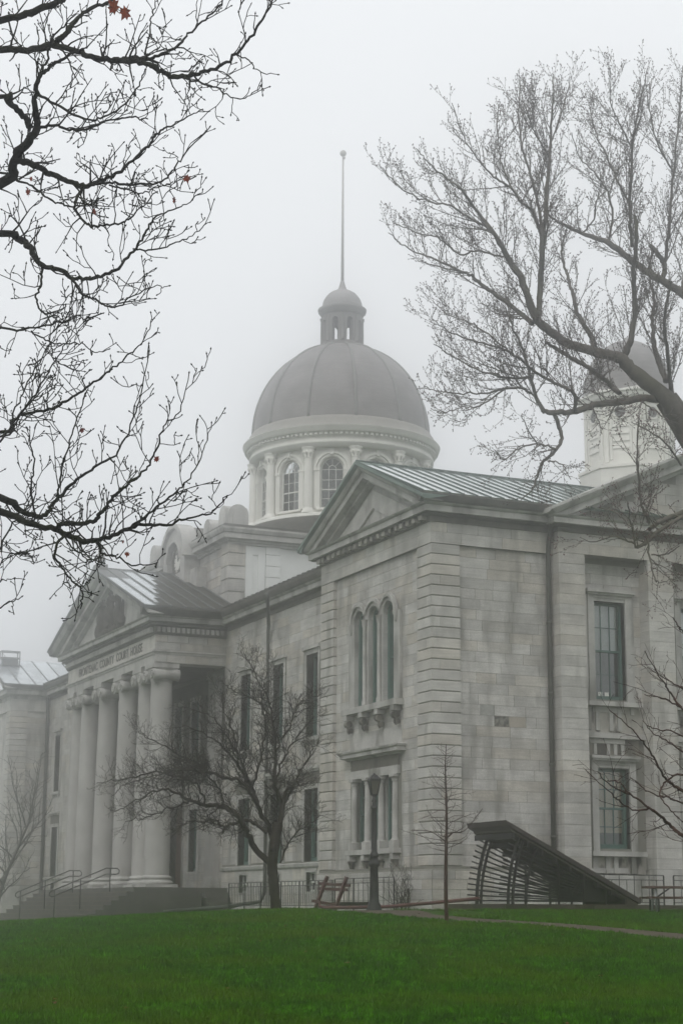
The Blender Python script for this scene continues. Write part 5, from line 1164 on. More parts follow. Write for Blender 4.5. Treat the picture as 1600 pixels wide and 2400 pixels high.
ML_([(0, 1050), (120, 1095), (280, 1130), (320, 1105), (460, 1100), (520, 1050), (570, 980), (650, 910), (740, 830), (800, 730), (840, 610), (920, 520), (965, 340)], [11, 10, 9, 8, 6.5, 6, 5, 4.2, 3.4, 2.8, 2.2, 1.6, 1.2], (9.2, 8.7), o2, pre=J(1180, 9.2))
ML_([(280, 1130), (400, 1185), (490, 1190), (620, 1150), (720, 1110), (860, 1110), (960, 1075), (1090, 1040), (1155, 965)], [8, 7.5, 6.5, 5, 4, 3, 2.2, 1.4], (9.15, 8.8), o2)
ML_([(540, 1180), (640, 1140), (780, 1040), (900, 940), (980, 850), (1040, 720), (1080, 595)], [4, 3.4, 2.8, 2.2, 1.6, 1.1], (9.0, 9.2), o2)
ML_([(490, 1195), (535, 1260), (600, 1275), (680, 1320), (800, 1305)], [4, 3, 2.2, 1.4], (9.0, 8.9), o2)
ML_([(330, 1160), (280, 1250), (310, 1320), (360, 1390), (415, 1440), (415, 1530)], [4, 3.4, 2.8, 2.4, 2], (9.1, 9.2), o2)
ML_([(330, 1170), (390, 1240), (460, 1290), (530, 1320)], [2.6, 2.2, 1.6, 1.2], (9.1, 9.0), o2)
ML_([(180, 1070), (160, 920), (180, 800), (150, 660)], [3, 2.6, 2.2, 1.6], (9.3, 9.5), o2)
ML_([(300, 960), (320, 800), (380, 620), (440, 440)], [3, 2.5, 2, 1.4], (9.2, 9.4), o2)
ML_([(0, 110), (100, 115), (220, 95), (330, 75), (410, 40)], [4, 3.4, 2.6, 1.8], (9.5, 9.3), o2, pre=J(760, 9.5))
ML_([(160, 120), (250, 175), (330, 190), (420, 190), (480, 230), (555, 215)], [2.4, 2, 1.6, 1.2], (9.4, 9.1), o2)
ML_([(260, 180), (275, 260), (345, 300), (440, 270)], [2, 1.6, 1.2], (9.4, 9.3), o2)
ML_([(0, 1240), (60, 1110), (120, 1060)], [2.6, 2.2, 1.6], (9.6, 9.5), o2)
ML_([(0, 1320), (60, 1260), (150, 1265)], [2, 1.6, 1.2], (9.6, 9.5), o2)
ML_([(-60, 1560), (20, 1520), (110, 1480)], [2.4, 2, 1.4], (9.5, 9.4), o2)
ML_([(-60, 1440), (10, 1400), (70, 1385)], [2, 1.6, 1.2], (9.5, 9.4), o2)
tr.build('crown', 'bark_maple', MAP); buds_mesh('buds', bud, 'bark_maple', MAP)['kind'] = 'stuff'
def leaf(c, s, rot, til):
    """lobed maple leaf, slightly curled"""
    out = [(0, -.9), (.08, -.35), (.55, -.45), (.42, -.12), (.95, .05), (.62, .25), (.70, .55), (.30, .45), (0, 1.0), (-.30, .45), (-.70, .55), (-.62, .25), (-.95, .05), (-.42, -.12), (-.55, -.45), (-.08, -.35)]
    ax = nrmz(_R*math.cos(til)+_F*math.sin(til)); ay = _U
    V = [c]
    for x, y in out:
        xr, yr = x*math.cos(rot)-y*math.sin(rot), x*math.sin(rot)+y*math.cos(rot); V.append(c+ax*xr*s+ay*yr*s+_F*s*.6*(xr*xr-yr*.3)+ay*s*.25*(xr*xr))
    V = np.array(V); n = len(out); m = MB(); m.add(V, [(0, 1+i, 1+(i+1) % n) for i in range(n)]); m.add(V-_F*.002, [(0, 1+(i+1) % n, 1+i) for i in range(n)])
    m.build('leaf', 'leaf_red', MAP)
for (x, y, s, r, t_) in ((268, 18, .052, .9, .75), (294, 28, .050, 2.5, -.6), (437, 417, .030, 3.5, .6), (409, 470, .022, 1.2, 1.0), (222, 496, .020, 2.0, .9), (66, 452, .026, .2, 1.1), (74, 420, .016, 1, 1), (193, 1010, .022, .5, .9), (368, 1077, .022, .8, .5), (298, 1298, .020, 3.0, .7), (289, 1270, .012, 1, .9)):
    leaf(at(x, y, 9.05), s, r, t_)

# --- large budding tree at the right, trunk right of the frame
rg = np.random.default_rng(5)
DR = 46.0; bt = at(1745, 2150, DR); bz = gz(bt[0], bt[1])
BUD = thing('budding_tree', 'large grey tree with fine reddish buds leaning in from the right', 'tree', (bt[0], bt[1], bz))
PR = dict(levels=3, step=[.25, .12, .08], wander=[.10, .14, .16], up=[.11, .09, .08], taper=.75, rmin=.0040, sides=[4, 3, 3], gap=[.24, .16, .1], fwd=[1.3, 1.1, 1.0], lift=[.5, .4, .3],
          len=[.80, .34, .1], rad=[.009, .006, .005], bud=.032, nodes=(0, .12), g0=.17, f0=1.15, l0=.55, len0=1.8, r0=.016, fade=.75)
tr = Tree(); bud = []; trk = Tree()
tk = [np.array([bt[0], bt[1], bz-.3]), at(1745, 1800, DR), at(1730, 1400, DR), at(1670, 1120, DR), at(1610, 1010, DR), at(1560, 935, DR)]
trk.tube(bezsmooth(tk, 8), np.interp(np.linspace(0, 1, 41), [0, .1, .6, 1], [.62, .48, .40, .30]), 16); trk.build('trunk', 'bark_grey', BUD)
pr_ = DR/FPX; A1 = (880, 120); s1 = 2.178; A2 = (960, 640); s2 = 2.45
def RL_(pts, r, A, s, d=(34, 34), spawn=(0, 1), P=PR): limb(tr, bud, lift3(mk(pts, A, s), d[0]*DR/34, d[1]*DR/34, .15, rg), [x*pr_*.76 for x in r], P, rg, spawn=spawn, sides=10, jitter=.012)
RL_([(1568, 900), (1470, 720), (1300, 580), (1200, 490), (1060, 450), (900, 400), (800, 330), (720, 265)], [29, 26, 21, 18, 15, 13, 13, 12], A2, s2, (34, 33), (.35, 1))
RL_([(825, 1370), (840, 1200), (850, 1000), (875, 700), (890, 450), (905, 250), (905, 130)], [10, 9, 8, 6, 4, 2.6, 1.5], A1, s1, (33, 33.5))
RL_([(815, 1360), (740, 1160), (680, 1070), (600, 930), (520, 820), (430, 700), (350, 640), (270, 570), (210, 500)], [11, 10, 9, 6, 4.5, 3.6, 2.8, 2, 1.4], A1, s1, (33, 31.5))
RL_([(800, 1390), (680, 1290), (560, 1210), (490, 1150), (400, 1110), (300, 1060), (170, 1010), (70, 930)], [8, 7, 6, 5, 4, 3, 2.2, 1.4], A1, s1, (33, 34))
RL_([(850, 960), (800, 820), (740, 770), (690, 700), (600, 640), (530, 560), (450, 440), (390, 270)], [5, 4.4, 4, 3.4, 2.8, 2.4, 1.8, 1.2], A1, s1, (33.2, 32))
RL_([(850, 900), (810, 700), (750, 500), (730, 350), (735, 140)], [5, 4, 3.2, 2.4, 1.5], A1, s1, (33.3, 34.5))
RL_([(600, 920), (480, 850), (380, 790), (250, 760), (130, 700), (40, 600)], [3.6, 3, 2.6, 2, 1.3], A1, s1, (32.4, 32))
RL_([(690, 700), (640, 560), (620, 420), (625, 280)], [2.8, 2.2, 1.8, 1.2], A1, s1, (32.5, 33))
RL_([(890, 540), (820, 430), (770, 310), (740, 200)], [2.6, 2, 1.6, 1.1], A1, s1, (33.4, 33))
RL_([(890, 470), (940, 340), (980, 200), (985, 140)], [2.2, 1.8, 1.4, 1], A1, s1, (33.4, 34))
RL_([(650, 1050), (520, 1020), (430, 1040), (330, 960), (220, 930), (100, 880)], [3.2, 2.8, 2.4, 2, 1.3], A1, s1, (32.6, 33.6))
RL_([(1060, 430), (1040, 370), (960, 230), (930, 100), (900, 0), (870, -120), (900, -260)], [10, 8, 7, 5.5, 4.4, 3, 1.8], A2, s2, (33.6, 35))
RL_([(1230, 470), (1270, 370), (1290, 200), (1285, 0), (1300, -200), (1290, -330)], [11, 9, 8, 7, 6, 5], A2, s2, (33.7, 33))
RL_([(1305, 1000), (1295, 780), (1310, 500), (1340, 300), (1385, 90)], [5, 4.4, 3.6, 2.6, 1.4], A1, s1, (33, 32.5))
RL_([(1300, 790), (1240, 680), (1190, 560), (1130, 430), (1090, 280)], [3.4, 2.8, 2.2, 1.6, 1.1], A1, s1, (33, 33.5))
RL_([(1310, 500), (1250, 380), (1200, 260), (1195, 90)], [2.6, 2, 1.5, 1], A1, s1, (33, 32))
RL_([(1470, 620), (1410, 450), (1390, 300), (1400, 150), (1370, 0), (1400, -150)], [10, 8, 6, 5, 4, 2.5], A2, s2, (33.8, 35.5))
RL_([(1500, 700), (1480, 500), (1460, 250), (1500, 50)], [8, 6, 4.5, 3], A2, s2, (33.8, 32))
RL_([(1640, 1290), (1568, 1240), (1460, 1170), (1330, 1090), (1190, 980), (1050, 930), (930, 870), (860, 820)], [14, 13, 12, 11, 9, 6, 4, 2.6], A1, s1, (34.5, 35), (.2, 1))
RL_([(1465, 1160), (1475, 1100), (1440, 1040), (1400, 990)], [8, 8, 7.5, 7], A1, s1, (34.8, 34.8), (.9, 1))
RL_([(1190, 980), (1205, 830), (1170, 700), (1100, 600), (1040, 540), (1000, 420)], [4, 3.4, 3, 2.4, 1.8, 1.2], A1, s1, (35, 35.5))
RL_([(1470, 1120), (1495, 900), (1510, 700), (1540, 400), (1565, 80)], [6, 5, 4, 3, 1.6], A1, s1, (34.8, 34.5))
RL_([(1560, 1240), (1610, 900), (1620, 500), (1600, 150)], [6, 5, 3.6, 2], A1, s1, (34.6, 35.5))
RL_([(1520, 620), (1440, 480), (1400, 320), (1380, 200)], [3, 2.4, 1.8, 1.2], A1, s1, (34.6, 34))
RL_([(1050, 930), (1110, 860), (1130, 760), (1190, 700)], [3, 2.4, 1.8, 1.2], A1, s1, (35, 34.6))
NAT = (0, 0)
for pts_, r_2, d_ in (([(1700, 1200), (1672, 960), (1650, 820), (1633, 712)], [20, 17, 15, 14], (34, 34.5)), ([(1660, 1110), (1745, 900), (1800, 640), (1835, 330)], [16, 12, 8, 2], (34, 35)),
                      ([(1700, 1200), (1840, 1010), (1960, 820), (2050, 560)], [15, 11, 7, 2], (34, 33)), ([(1810, 1050), (1950, 980), (2080, 900), (2190, 780)], [9, 7, 5, 1.6], (33.6, 34.5)),
                      ([(1745, 900), (1860, 700), (1930, 500), (1960, 300)], [8, 6, 4, 1.5], (34.2, 33)), ([(1633, 712), (1700, 520), (1720, 340), (1730, 150)], [9, 7, 4, 1.5], (34.5, 35.5))):
    RL_(pts_, r_2, NAT, 1.0, d_, (.15, 1))
# lower limb and its drooping tail
RL_([(1480, 730), (1350, 720), (1200, 740), (1050, 760), (950, 795), (830, 800), (760, 795)], [13, 11.5, 10.5, 10, 9, 8, 7], A2, s2, (34, 32.5), (.15, 1))
RL_([(765, 795), (720, 700), (690, 580), (650, 450), (590, 300), (550, 200)], [6, 5.5, 4.6, 3.6, 2.6, 1.8], A2, s2, (32.5, 32))
RL_([(690, 600), (560, 600), (400, 560), (250, 480), (140, 410)], [4, 3.2, 2.5, 1.8, 1.2], A2, s2, (32.4, 31.5))
RL_([(700, 690), (600, 655), (430, 690), (300, 690), (180, 685), (85, 650)], [4, 3.2, 2.6, 2, 1.6, 1.1], A2, s2, (32.4, 32.8))
RL_([(560, 655), (400, 760), (300, 770), (200, 800), (125, 780)], [2.6, 2.2, 1.8, 1.5, 1.1], A2, s2, (32.4, 32))
RL_([(950, 790), (940, 690), (850, 640), (720, 570), (600, 470), (480, 420), (300, 370), (200, 320), (130, 265)], [6, 5.5, 4.8, 4, 3.4, 2.8, 2.2, 1.6, 1.1], A2, s2, (32.8, 31.8))
RL_([(600, 480), (450, 350), (330, 280), (220, 240), (140, 170)], [2.8, 2.3, 1.8, 1.5, 1], A2, s2, (32.2, 33))
RL_([(1200, 690), (1150, 640), (1050, 560), (950, 500), (850, 440), (780, 400)], [8, 7, 6.5, 6, 5.5, 5], A2, s2, (33.4, 33.2))
PD = dict(PR); PD.update(l0=.05, up=[.02, .03, .03], lift=[.1, .1, .1], len0=1.2)
RL_([(825, 800), (870, 930), (840, 1010), (760, 1090), (730, 1170), (700, 1240), (640, 1300)], [6, 5.5, 5, 4.4, 3.4, 2.4, 1.4], A2, s2, (32.6, 32.3), (.3, 1), PD)
RL_([(840, 1010), (740, 980), (640, 1000), (540, 1070), (490, 1020)], [3, 2.5, 2, 1.4], A2, s2, (32.5, 32), P=PD)
RL_([(730, 980), (680, 900), (640, 820)], [2.2, 1.8, 1.2], A2, s2, (32.4, 32), P=PD)
RL_([(790, 1080), (870, 1100), (920, 1180)], [2.2, 1.8, 1.1], A2, s2, (32.4, 32), P=PD)
RL_([(1040, 770), (1080, 840), (1100, 920)], [2.2, 1.8, 1.1], A2, s2, (33, 32.6), P=PD)
RL_([(1330, 740), (1420, 800), (1500, 860)], [2.2, 1.8, 1.4], A2, s2, (33.4, 33), P=PD)
tr.build('crown', 'bark_grey', BUD); buds_mesh('buds', bud, 'bud_brown', BUD, fat=.5)['kind'] = 'stuff'
# low hanging reddish spray of the same tree, nearer the camera
tr = Tree(); bud = []
PL = dict(PR); PL.update(bud=.030, len0=1.3, l0=.25, g0=.26, up=[.05, .05, .05])
def RR_(pts, r, d, spawn=(0, 1)): limb(tr, bud, lift3(pts, d[0]*DR/34, d[1]*DR/34, .12, rg), [x*pr_*.85 for x in r], PL, rg, spawn=spawn, sides=7, jitter=.01)
RR_([(1745, 1150), (1660, 1170), (1600, 1200), (1545, 1222), (1520, 1240)], [11, 9, 7, 6, 5], (34, 30.5), (.5, 1))
RR_([(1600, 1210), (1540, 1245), (1510, 1275), (1488, 1282)], [5, 5, 4.5, 4], (31, 30.2))
RR_([(1520, 1226), (1502, 1185), (1495, 1120), (1492, 1060), (1494, 980)], [3.6, 3.2, 2.6, 2, 1.2], (30.5, 30))
RR_([(1488, 1282), (1478, 1230), (1470, 1180)], [2.8, 2.2, 1.4], (30.2, 29.8))
RR_([(1488, 1275), (1440, 1258), (1390, 1270), (1360, 1260)], [2.6, 2, 1.6, 1], (30.2, 30.8))
RR_([(1515, 1260), (1520, 1300), (1530, 1345), (1540, 1365), (1570, 1358)], [3, 2.6, 2.2, 1.6, 1], (30.3, 29.8))
RR_([(1480, 1235), (1440, 1200), (1405, 1190)], [2, 1.6, 1], (30, 30.4))
RR_([(1525, 1300), (1560, 1300), (1590, 1280)], [2, 1.6, 1], (30, 29.6))
RR_([(1595, 1090), (1560, 1040), (1510, 1005), (1480, 990)], [3, 2.4, 1.8, 1.1], (32, 31.5))
tr.build('branch_spray', 'bark_grey', BUD); buds_mesh('spray_buds', bud, 'bud_red', BUD, fat=.5)['kind'] = 'stuff'

# --- bare tree whose thin branches cross the right edge
rg = np.random.default_rng(21)
DN = 21.0; nt_ = at(1830, 2300, DN); nz = gz(nt_[0], nt_[1])
RED = thing('bare_tree', 'thin dark reddish branches of a bare tree crossing the right edge low down', 'tree', (nt_[0], nt_[1], nz))
PN = dict(levels=3, step=[.12, .07, .05], wander=[.13, .16, .18], up=[.03, .04, .05], taper=.75, rmin=.0022, sides=[4, 3, 3], gap=[.16, .12, .1], fwd=[1.3, 1.2, 1.0], lift=[.2, .2, .2],
          len=[.30, .14, .06], rad=[.0045, .003, .0025], bud=.008, g0=.20, f0=1.2, l0=.2, len0=.62, r0=.006)
tr = Tree(); bud = []; trk = Tree()
trk.tube(bezsmooth([np.array([nt_[0], nt_[1], nz-.2]), at(1828, 2150, DN), at(1800, 1900, DN), at(1790, 1600, DN), at(1775, 1300, DN), at(1785, 1050, DN)], 6), np.linspace(.13, .012, 31), 12); trk.build('trunk', 'bark_dark', RED)
def NL(pts, r, d=(21, 20.5), pre=None):
    q = mk(pts, (1280, 1460), 4.703); 
    if pre: q = pre+q
    limb(tr, bud, lift3(q, d[0], d[1], .08, rg), [x*DN/FPX*1.25 for x in r], PN, rg, spawn=(.1, 1), sides=6, jitter=.006)
NL([(1505, 1850), (1400, 1790), (1280, 1680), (1180, 1480), (1110, 1380), (1000, 1230), (850, 1090), (690, 960)], [4, 3.4, 3, 2.4, 2, 1.6, 1.2, .8], pre=[(1795, 1960), (1700, 1900)])
NL([(1505, 2345), (1370, 2240), (1200, 2090), (1130, 2040), (920, 1890), (800, 1760), (670, 1740)], [5, 4, 3.4, 2.8, 2, 1.5, 1], pre=[(1800, 2060), (1690, 1990)])
NL([(920, 1890), (700, 1790), (560, 1640)], [1.5, 1.2, .8])
NL([(1130, 2040), (950, 2060), (800, 1960), (700, 1870), (430, 1620)], [1.8, 1.4, 1.1, .8])
NL([(1500, 950), (1380, 790), (1280, 650), (1200, 520), (1080, 310)], [3, 2.2, 1.8, 1.2, .8], (20.6, 20), pre=[(1785, 1790), (1680, 1740)])
NL([(1480, 930), (1280, 830), (1080, 790)], [1.8, 1.3, .8], (20.6, 20.2))
NL([(1560, 760), (1500, 720), (1300, 610), (1110, 490)], [2.2, 1.7, 1.2, .8], (20.8, 20.3), pre=[(1788, 1750)])
NL([(1505, 1260), (1220, 1170), (1100, 1130)], [1.8, 1.3, .8], (21, 20.6), pre=[(1790, 1850)])
NL([(1505, 1420), (1330, 1310), (1190, 1220), (1060, 1080)], [2, 1.6, 1.2, .8], (21, 21.4), pre=[(1795, 1880)])
NL([(1505, 1680), (1380, 1700), (1280, 1780), (1250, 1900), (1370, 2070), (1505, 2200)], [2, 1.8, 1.6, 1.3, .9], (20.6, 20.2), pre=[(1790, 1840)])
NL([(1505, 1990), (1350, 1930), (1150, 1880), (1000, 1760), (920, 1700)], [2, 1.6, 1.2, .8], (21.2, 21), pre=[(1795, 1950)])
NL([(1505, 100), (1450, 30), (1390, -60)], [1.8, 1.3, .8], (20.5, 20), pre=[(1780, 1620), (1650, 1530)])
for pts_, r_2 in (([(1795, 1900), (1900, 1780), (2010, 1690), (2100, 1560)], [5, 4, 2.5, 1]), ([(1790, 1700), (1880, 1550), (1960, 1400), (2000, 1250)], [4, 3, 2, 1]), ([(1785, 1500), (1720, 1380), (1690, 1260), (1680, 1150)], [4, 3, 2, 1]),
                   ([(1780, 1400), (1860, 1280), (1900, 1150), (1910, 1040)], [3.4, 2.6, 1.8, 1]), ([(1800, 2000), (1920, 1930), (2040, 1900), (2150, 1820)], [5, 4, 2.5, 1])):
    limb(tr, bud, lift3(pts_, 21, 20.6, .1, rg), [x*DN/FPX*1.25 for x in r_2], PN, rg, spawn=(.15, 1), sides=6, jitter=.006)
tr.build('crown', 'bark_red', RED); buds_mesh('buds', bud, 'bark_red', RED)['kind'] = 'stuff'

# --- spreading ornamental tree in front of the wing
rg = np.random.default_rng(31)
DO = 53.0; ot = at(645, 2133, DO); oz = gz(ot[0], ot[1])
ORN = thing('ornamental_tree', 'bare spreading ornamental tree with crooked dark trunk before the portico', 'tree', (ot[0], ot[1], oz))
PO = dict(levels=3, step=[.16, .09, .07], wander=[.17, .22, .24], up=[.05, .05, .05], taper=.72, rmin=.0038, sides=[4, 3, 3], gap=[.11, .085, .1], fwd=[.9, .9, .9], lift=[.25, .2, .2],
          len=[.50, .24, .1], rad=[.008, .0055, .005], bud=.010, g0=.092, f0=.75, l0=.45, len0=1.05, r0=.013)
tr = Tree(); trk = Tree(); po = DO/FPX
def OL(pts, r, d=(53, 52.5), spawn=(.1, 1), P=PO): limb(tr, None, lift3(mk(pts, (220, 1500), 2.703), d[0], d[1], .25, rg), [x*po*.86 for x in r], P, rg, spawn=spawn, sides=8, jitter=.025)
tp = [np.array([ot[0], ot[1], oz-.2])]+lift3(mk([(1150, 1690), (1140, 1560), (1130, 1440), (1135, 1360), (1150, 1250), (1165, 1150)], (220, 1500), 2.703), 53, 53)
Ct = bezsmooth(tp, 6); trk.tube(Ct, np.interp(np.linspace(0, 1, len(Ct)), [0, .15, .5, .75, 1], [15*po, 11.5*po, 12.5*po, 13*po, 9*po])*(1+rg.normal(0, .05, len(Ct))), 12)
trk.build('trunk', 'bark_dark', ORN)
OL([(1120, 1420), (1000, 1290), (950, 1180), (910, 1110), (820, 1060), (720, 1045), (600, 1015), (480, 950), (380, 960), (250, 1030), (130, 1090)], [9, 8, 7.5, 7.5, 6.5, 5.5, 4, 3, 2.2, 1.6, 1], (53, 51.5), (.25, 1))
OL([(1135, 1330), (1120, 1230), (1040, 1050), (1000, 930), (920, 800), (820, 680), (700, 590), (560, 540)], [8, 7, 6, 5, 4, 3, 2, 1.2], (53, 54))
OL([(1150, 1280), (1185, 1100), (1150, 900), (1150, 700), (1130, 500), (1090, 350), (1010, 200), (950, 80)], [9, 8, 6, 4.6, 3.4, 2.6, 1.8, 1], (53, 53.5))
OL([(1170, 1230), (1205, 1000), (1230, 940), (1290, 905)], [6, 5, 4, 3], (53, 52.5))
OL([(1195, 1050), (1300, 850), (1360, 740), (1420, 640)], [3.4, 2.6, 1.8, 1], (53, 52.6))
OL([(1180, 1410), (1240, 1270), (1330, 1180), (1450, 1110)], [3, 2.4, 1.8, 1], (53, 52))
OL([(1090, 1220), (1000, 1150), (940, 1150), (860, 1170), (820, 1215)], [5, 4.6, 4.2, 4, 3.6], (53, 52.2), (.3, 1))
OL([(830, 1190), (760, 1140), (690, 1150), (600, 1150), (540, 1180)], [3, 2.6, 2, 1.4, 1], (52.3, 51.6))
OL([(1030, 1040), (940, 900), (800, 860), (600, 820), (400, 835), (200, 880), (20, 905)], [5, 4.6, 3.8, 3, 2.2, 1.6, 1], (53, 51))
OL([(800, 865), (600, 760), (400, 650), (280, 580)], [3, 2.3, 1.7, 1], (52.4, 52.8))
OL([(700, 1040), (680, 960), (560, 870), (380, 860), (200, 920), (110, 990)], [3.4, 2.8, 2.2, 1.7, 1.3, .9], (52.3, 53))
OL([(820, 1055), (810, 980), (740, 880), (640, 760), (500, 760)], [3.6, 3, 2.4, 1.8, 1], (52.5, 53.3))
OL([(1000, 930), (1060, 760), (1080, 560), (1060, 360), (1100, 200)], [4, 3.2, 2.5, 1.8, 1], (53.2, 54))
OL([(1150, 880), (1220, 720), (1300, 600), (1400, 480)], [3, 2.3, 1.7, 1], (53.2, 54))
OL([(1150, 700), (1240, 540), (1300, 400), (1440, 340)], [2.6, 2, 1.5, 1], (53.2, 53.6))
OL([(920, 800), (900, 640), (840, 480), (800, 340)], [2.8, 2.2, 1.6, 1], (53.5, 54.2))
OL([(1140, 520), (1050, 400), (920, 330), (830, 290)], [2.4, 1.8, 1.3, .9], (53.4, 54))
OL([(600, 1020), (520, 1060), (420, 1090), (320, 1130), (200, 1150)], [2.6, 2, 1.5, 1], (52, 51.2))
OL([(1000, 920), (860, 640), (740, 480), (560, 420)], [2.6, 2, 1.5, 1], (53.4, 52.6))
tr.build('crown', 'bark_dark', ORN)

# --- staked young tree
rg = np.random.default_rng(41)
DY = 45.0; yt = at(1046, 2166, DY); yz = gz(yt[0], yt[1])
YNG = thing('young_tree', 'slender young bare tree with straight reddish trunk on the lawn', 'tree', (yt[0], yt[1], yz))
tr = Tree(); trk = Tree()
pts = [np.array([yt[0], yt[1], yz-.1])]+lift3([(1046, 2160), (1044, 2080), (1045, 1990), (1046, 1930), (1045, 1860), (1043, 1800), (1045, 1744)], DY, DY)
Ct = bezsmooth(pts, 6); rr = np.interp(np.linspace(0, 1, len(Ct)), [0, .12, .5, 1], [.085, .055, .038, .008]); trk.tube(Ct, rr, 10); trk.build('trunk', 'bark_red', YNG)
PYg = dict(levels=2, step=[.12, .08], wander=[.16, .2], up=[.05, .04], taper=.75, rmin=.003, sides=[4, 3], gap=[.13, .1], fwd=[1.1, 1], lift=[.2, .2], len=[.22, .1], rad=[.006, .005], bud=.008)
z0 = Ct[0][2]; H = Ct[-1][2]-z0
for i in range(58):
    t_ = .40+.58*(i/57); q = Ct[0]+0; k = t_*(len(Ct)-1); a = int(k); q = Ct[a]*(1-(k-a))+Ct[min(a+1, len(Ct)-1)]*(k-a)
    an = i*2.4+rg.uniform(-.4, .4); d = np.array([math.cos(an), math.sin(an), rg.uniform(-.1, .45)+.7*(t_-.4)])
    ln = 1.15*(1-(t_-.40)/.62)**.8*rg.uniform(.35, 1.2)+.12
    grow(tr, None, q, d, ln, .010*(1-.6*(t_-.4)), 0, PYg, rg)
limb(tr, None, lift3([(1046, 1975), (1030, 1962), (1005, 1948), (965, 1945)], DY, 44.5), [.018, .014, .01, .006], dict(PYg, g0=.15, f0=.8, l0=.3, len0=.4, r0=.006), rg)
limb(tr, None, lift3([(1046, 1965), (1060, 1952), (1090, 1945), (1130, 1895)], DY, 45.3), [.018, .014, .01, .006], dict(PYg, g0=.15, f0=.8, l0=.3, len0=.4, r0=.006), rg)
tr.build('crown', 'bark_red', YNG)

# --- bare climber on the wall corner, hazy trees at the left
rg = np.random.default_rng(51)
CLI = thing('bare_shrub', 'bare wiry shrub climbing the pale wall at the end of the railing', 'shrub', (-1.5, -.35, 0))
tr = Tree(); PC = dict(levels=2, step=[.15, .1], wander=[.2, .25], up=[.06, .05], taper=.7, rmin=.005, sides=[4, 3], gap=[.2, .1], fwd=[1, 1], lift=[.3, .2], len=[.35, .1], rad=[.008, .006], bud=.01)
for i in range(26):
    a = rg.uniform(-1.0, 1.25); d = np.array([math.sin(a)*1.0, rg.uniform(-.12, .06), abs(math.cos(a))*.9+.15]); grow(tr, None, np.array([-1.7+rg.uniform(-.2, .5), -.35+rg.uniform(-.2, .1), .0]), d, rg.uniform(.9, 1.9), .013, 0, PC, rg)
tr.build('stems', 'bark_dark', CLI)
def bare_tree(name, label, base, h, spread, seed, m, nb=16, tilt=(0, 0), P=None):
    rg = np.random.default_rng(seed); bz_ = gz(base[0], base[1]); o = thing(name, label, 'tree', (base[0], base[1], bz_))
    tk = Tree(); tr = Tree(); top = np.array([base[0]+tilt[0], base[1]+tilt[1], bz_+h*.62])
    C_ = bezsmooth([np.array([base[0], base[1], bz_-.2]), np.array([base[0]+tilt[0]*.2, base[1]+tilt[1]*.2, bz_+h*.22]), top], 8); tk.tube(C_, np.linspace(h*.014, h*.005, len(C_)), 10); tk.build('trunk', m, o)
    PB = dict(levels=3, step=[h*.05, h*.03, h*.02], wander=[.13, .17, .2], up=[.06, .05, .04], taper=.75, rmin=h*.0008, sides=[5, 4, 3], gap=[h*.045, h*.035, h*.03], fwd=[1.1, 1, 1], lift=[.35, .3, .2], len=[h*.16, h*.08, h*.03], rad=[h*.0022, h*.0013, h*.001], bud=.01)
    for i in range(nb):
        t_ = .3+.7*i/nb; k = t_*(len(C_)-1); a = int(k); q = C_[a]*(1-(k-a))+C_[min(a+1, len(C_)-1)]*(k-a); an = i*2.4+rg.uniform(-.5, .5)
        grow(tr, None, q, np.array([math.cos(an)*spread, math.sin(an)*spread, .7+.5*t_]), h*.42*rg.uniform(.7, 1.15), h*.0045, 0, PB, rg)
    tr.build('crown', m, o)
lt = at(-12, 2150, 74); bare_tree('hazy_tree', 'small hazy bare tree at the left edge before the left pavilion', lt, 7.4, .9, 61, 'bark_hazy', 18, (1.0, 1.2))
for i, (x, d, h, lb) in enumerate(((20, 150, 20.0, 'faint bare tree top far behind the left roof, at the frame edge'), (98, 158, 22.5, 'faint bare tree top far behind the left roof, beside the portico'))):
    b_ = at(x, 2140, d); bare_tree('distant_tree', lb, b_, h, .8, 70+i, 'bark_hazy', 16)

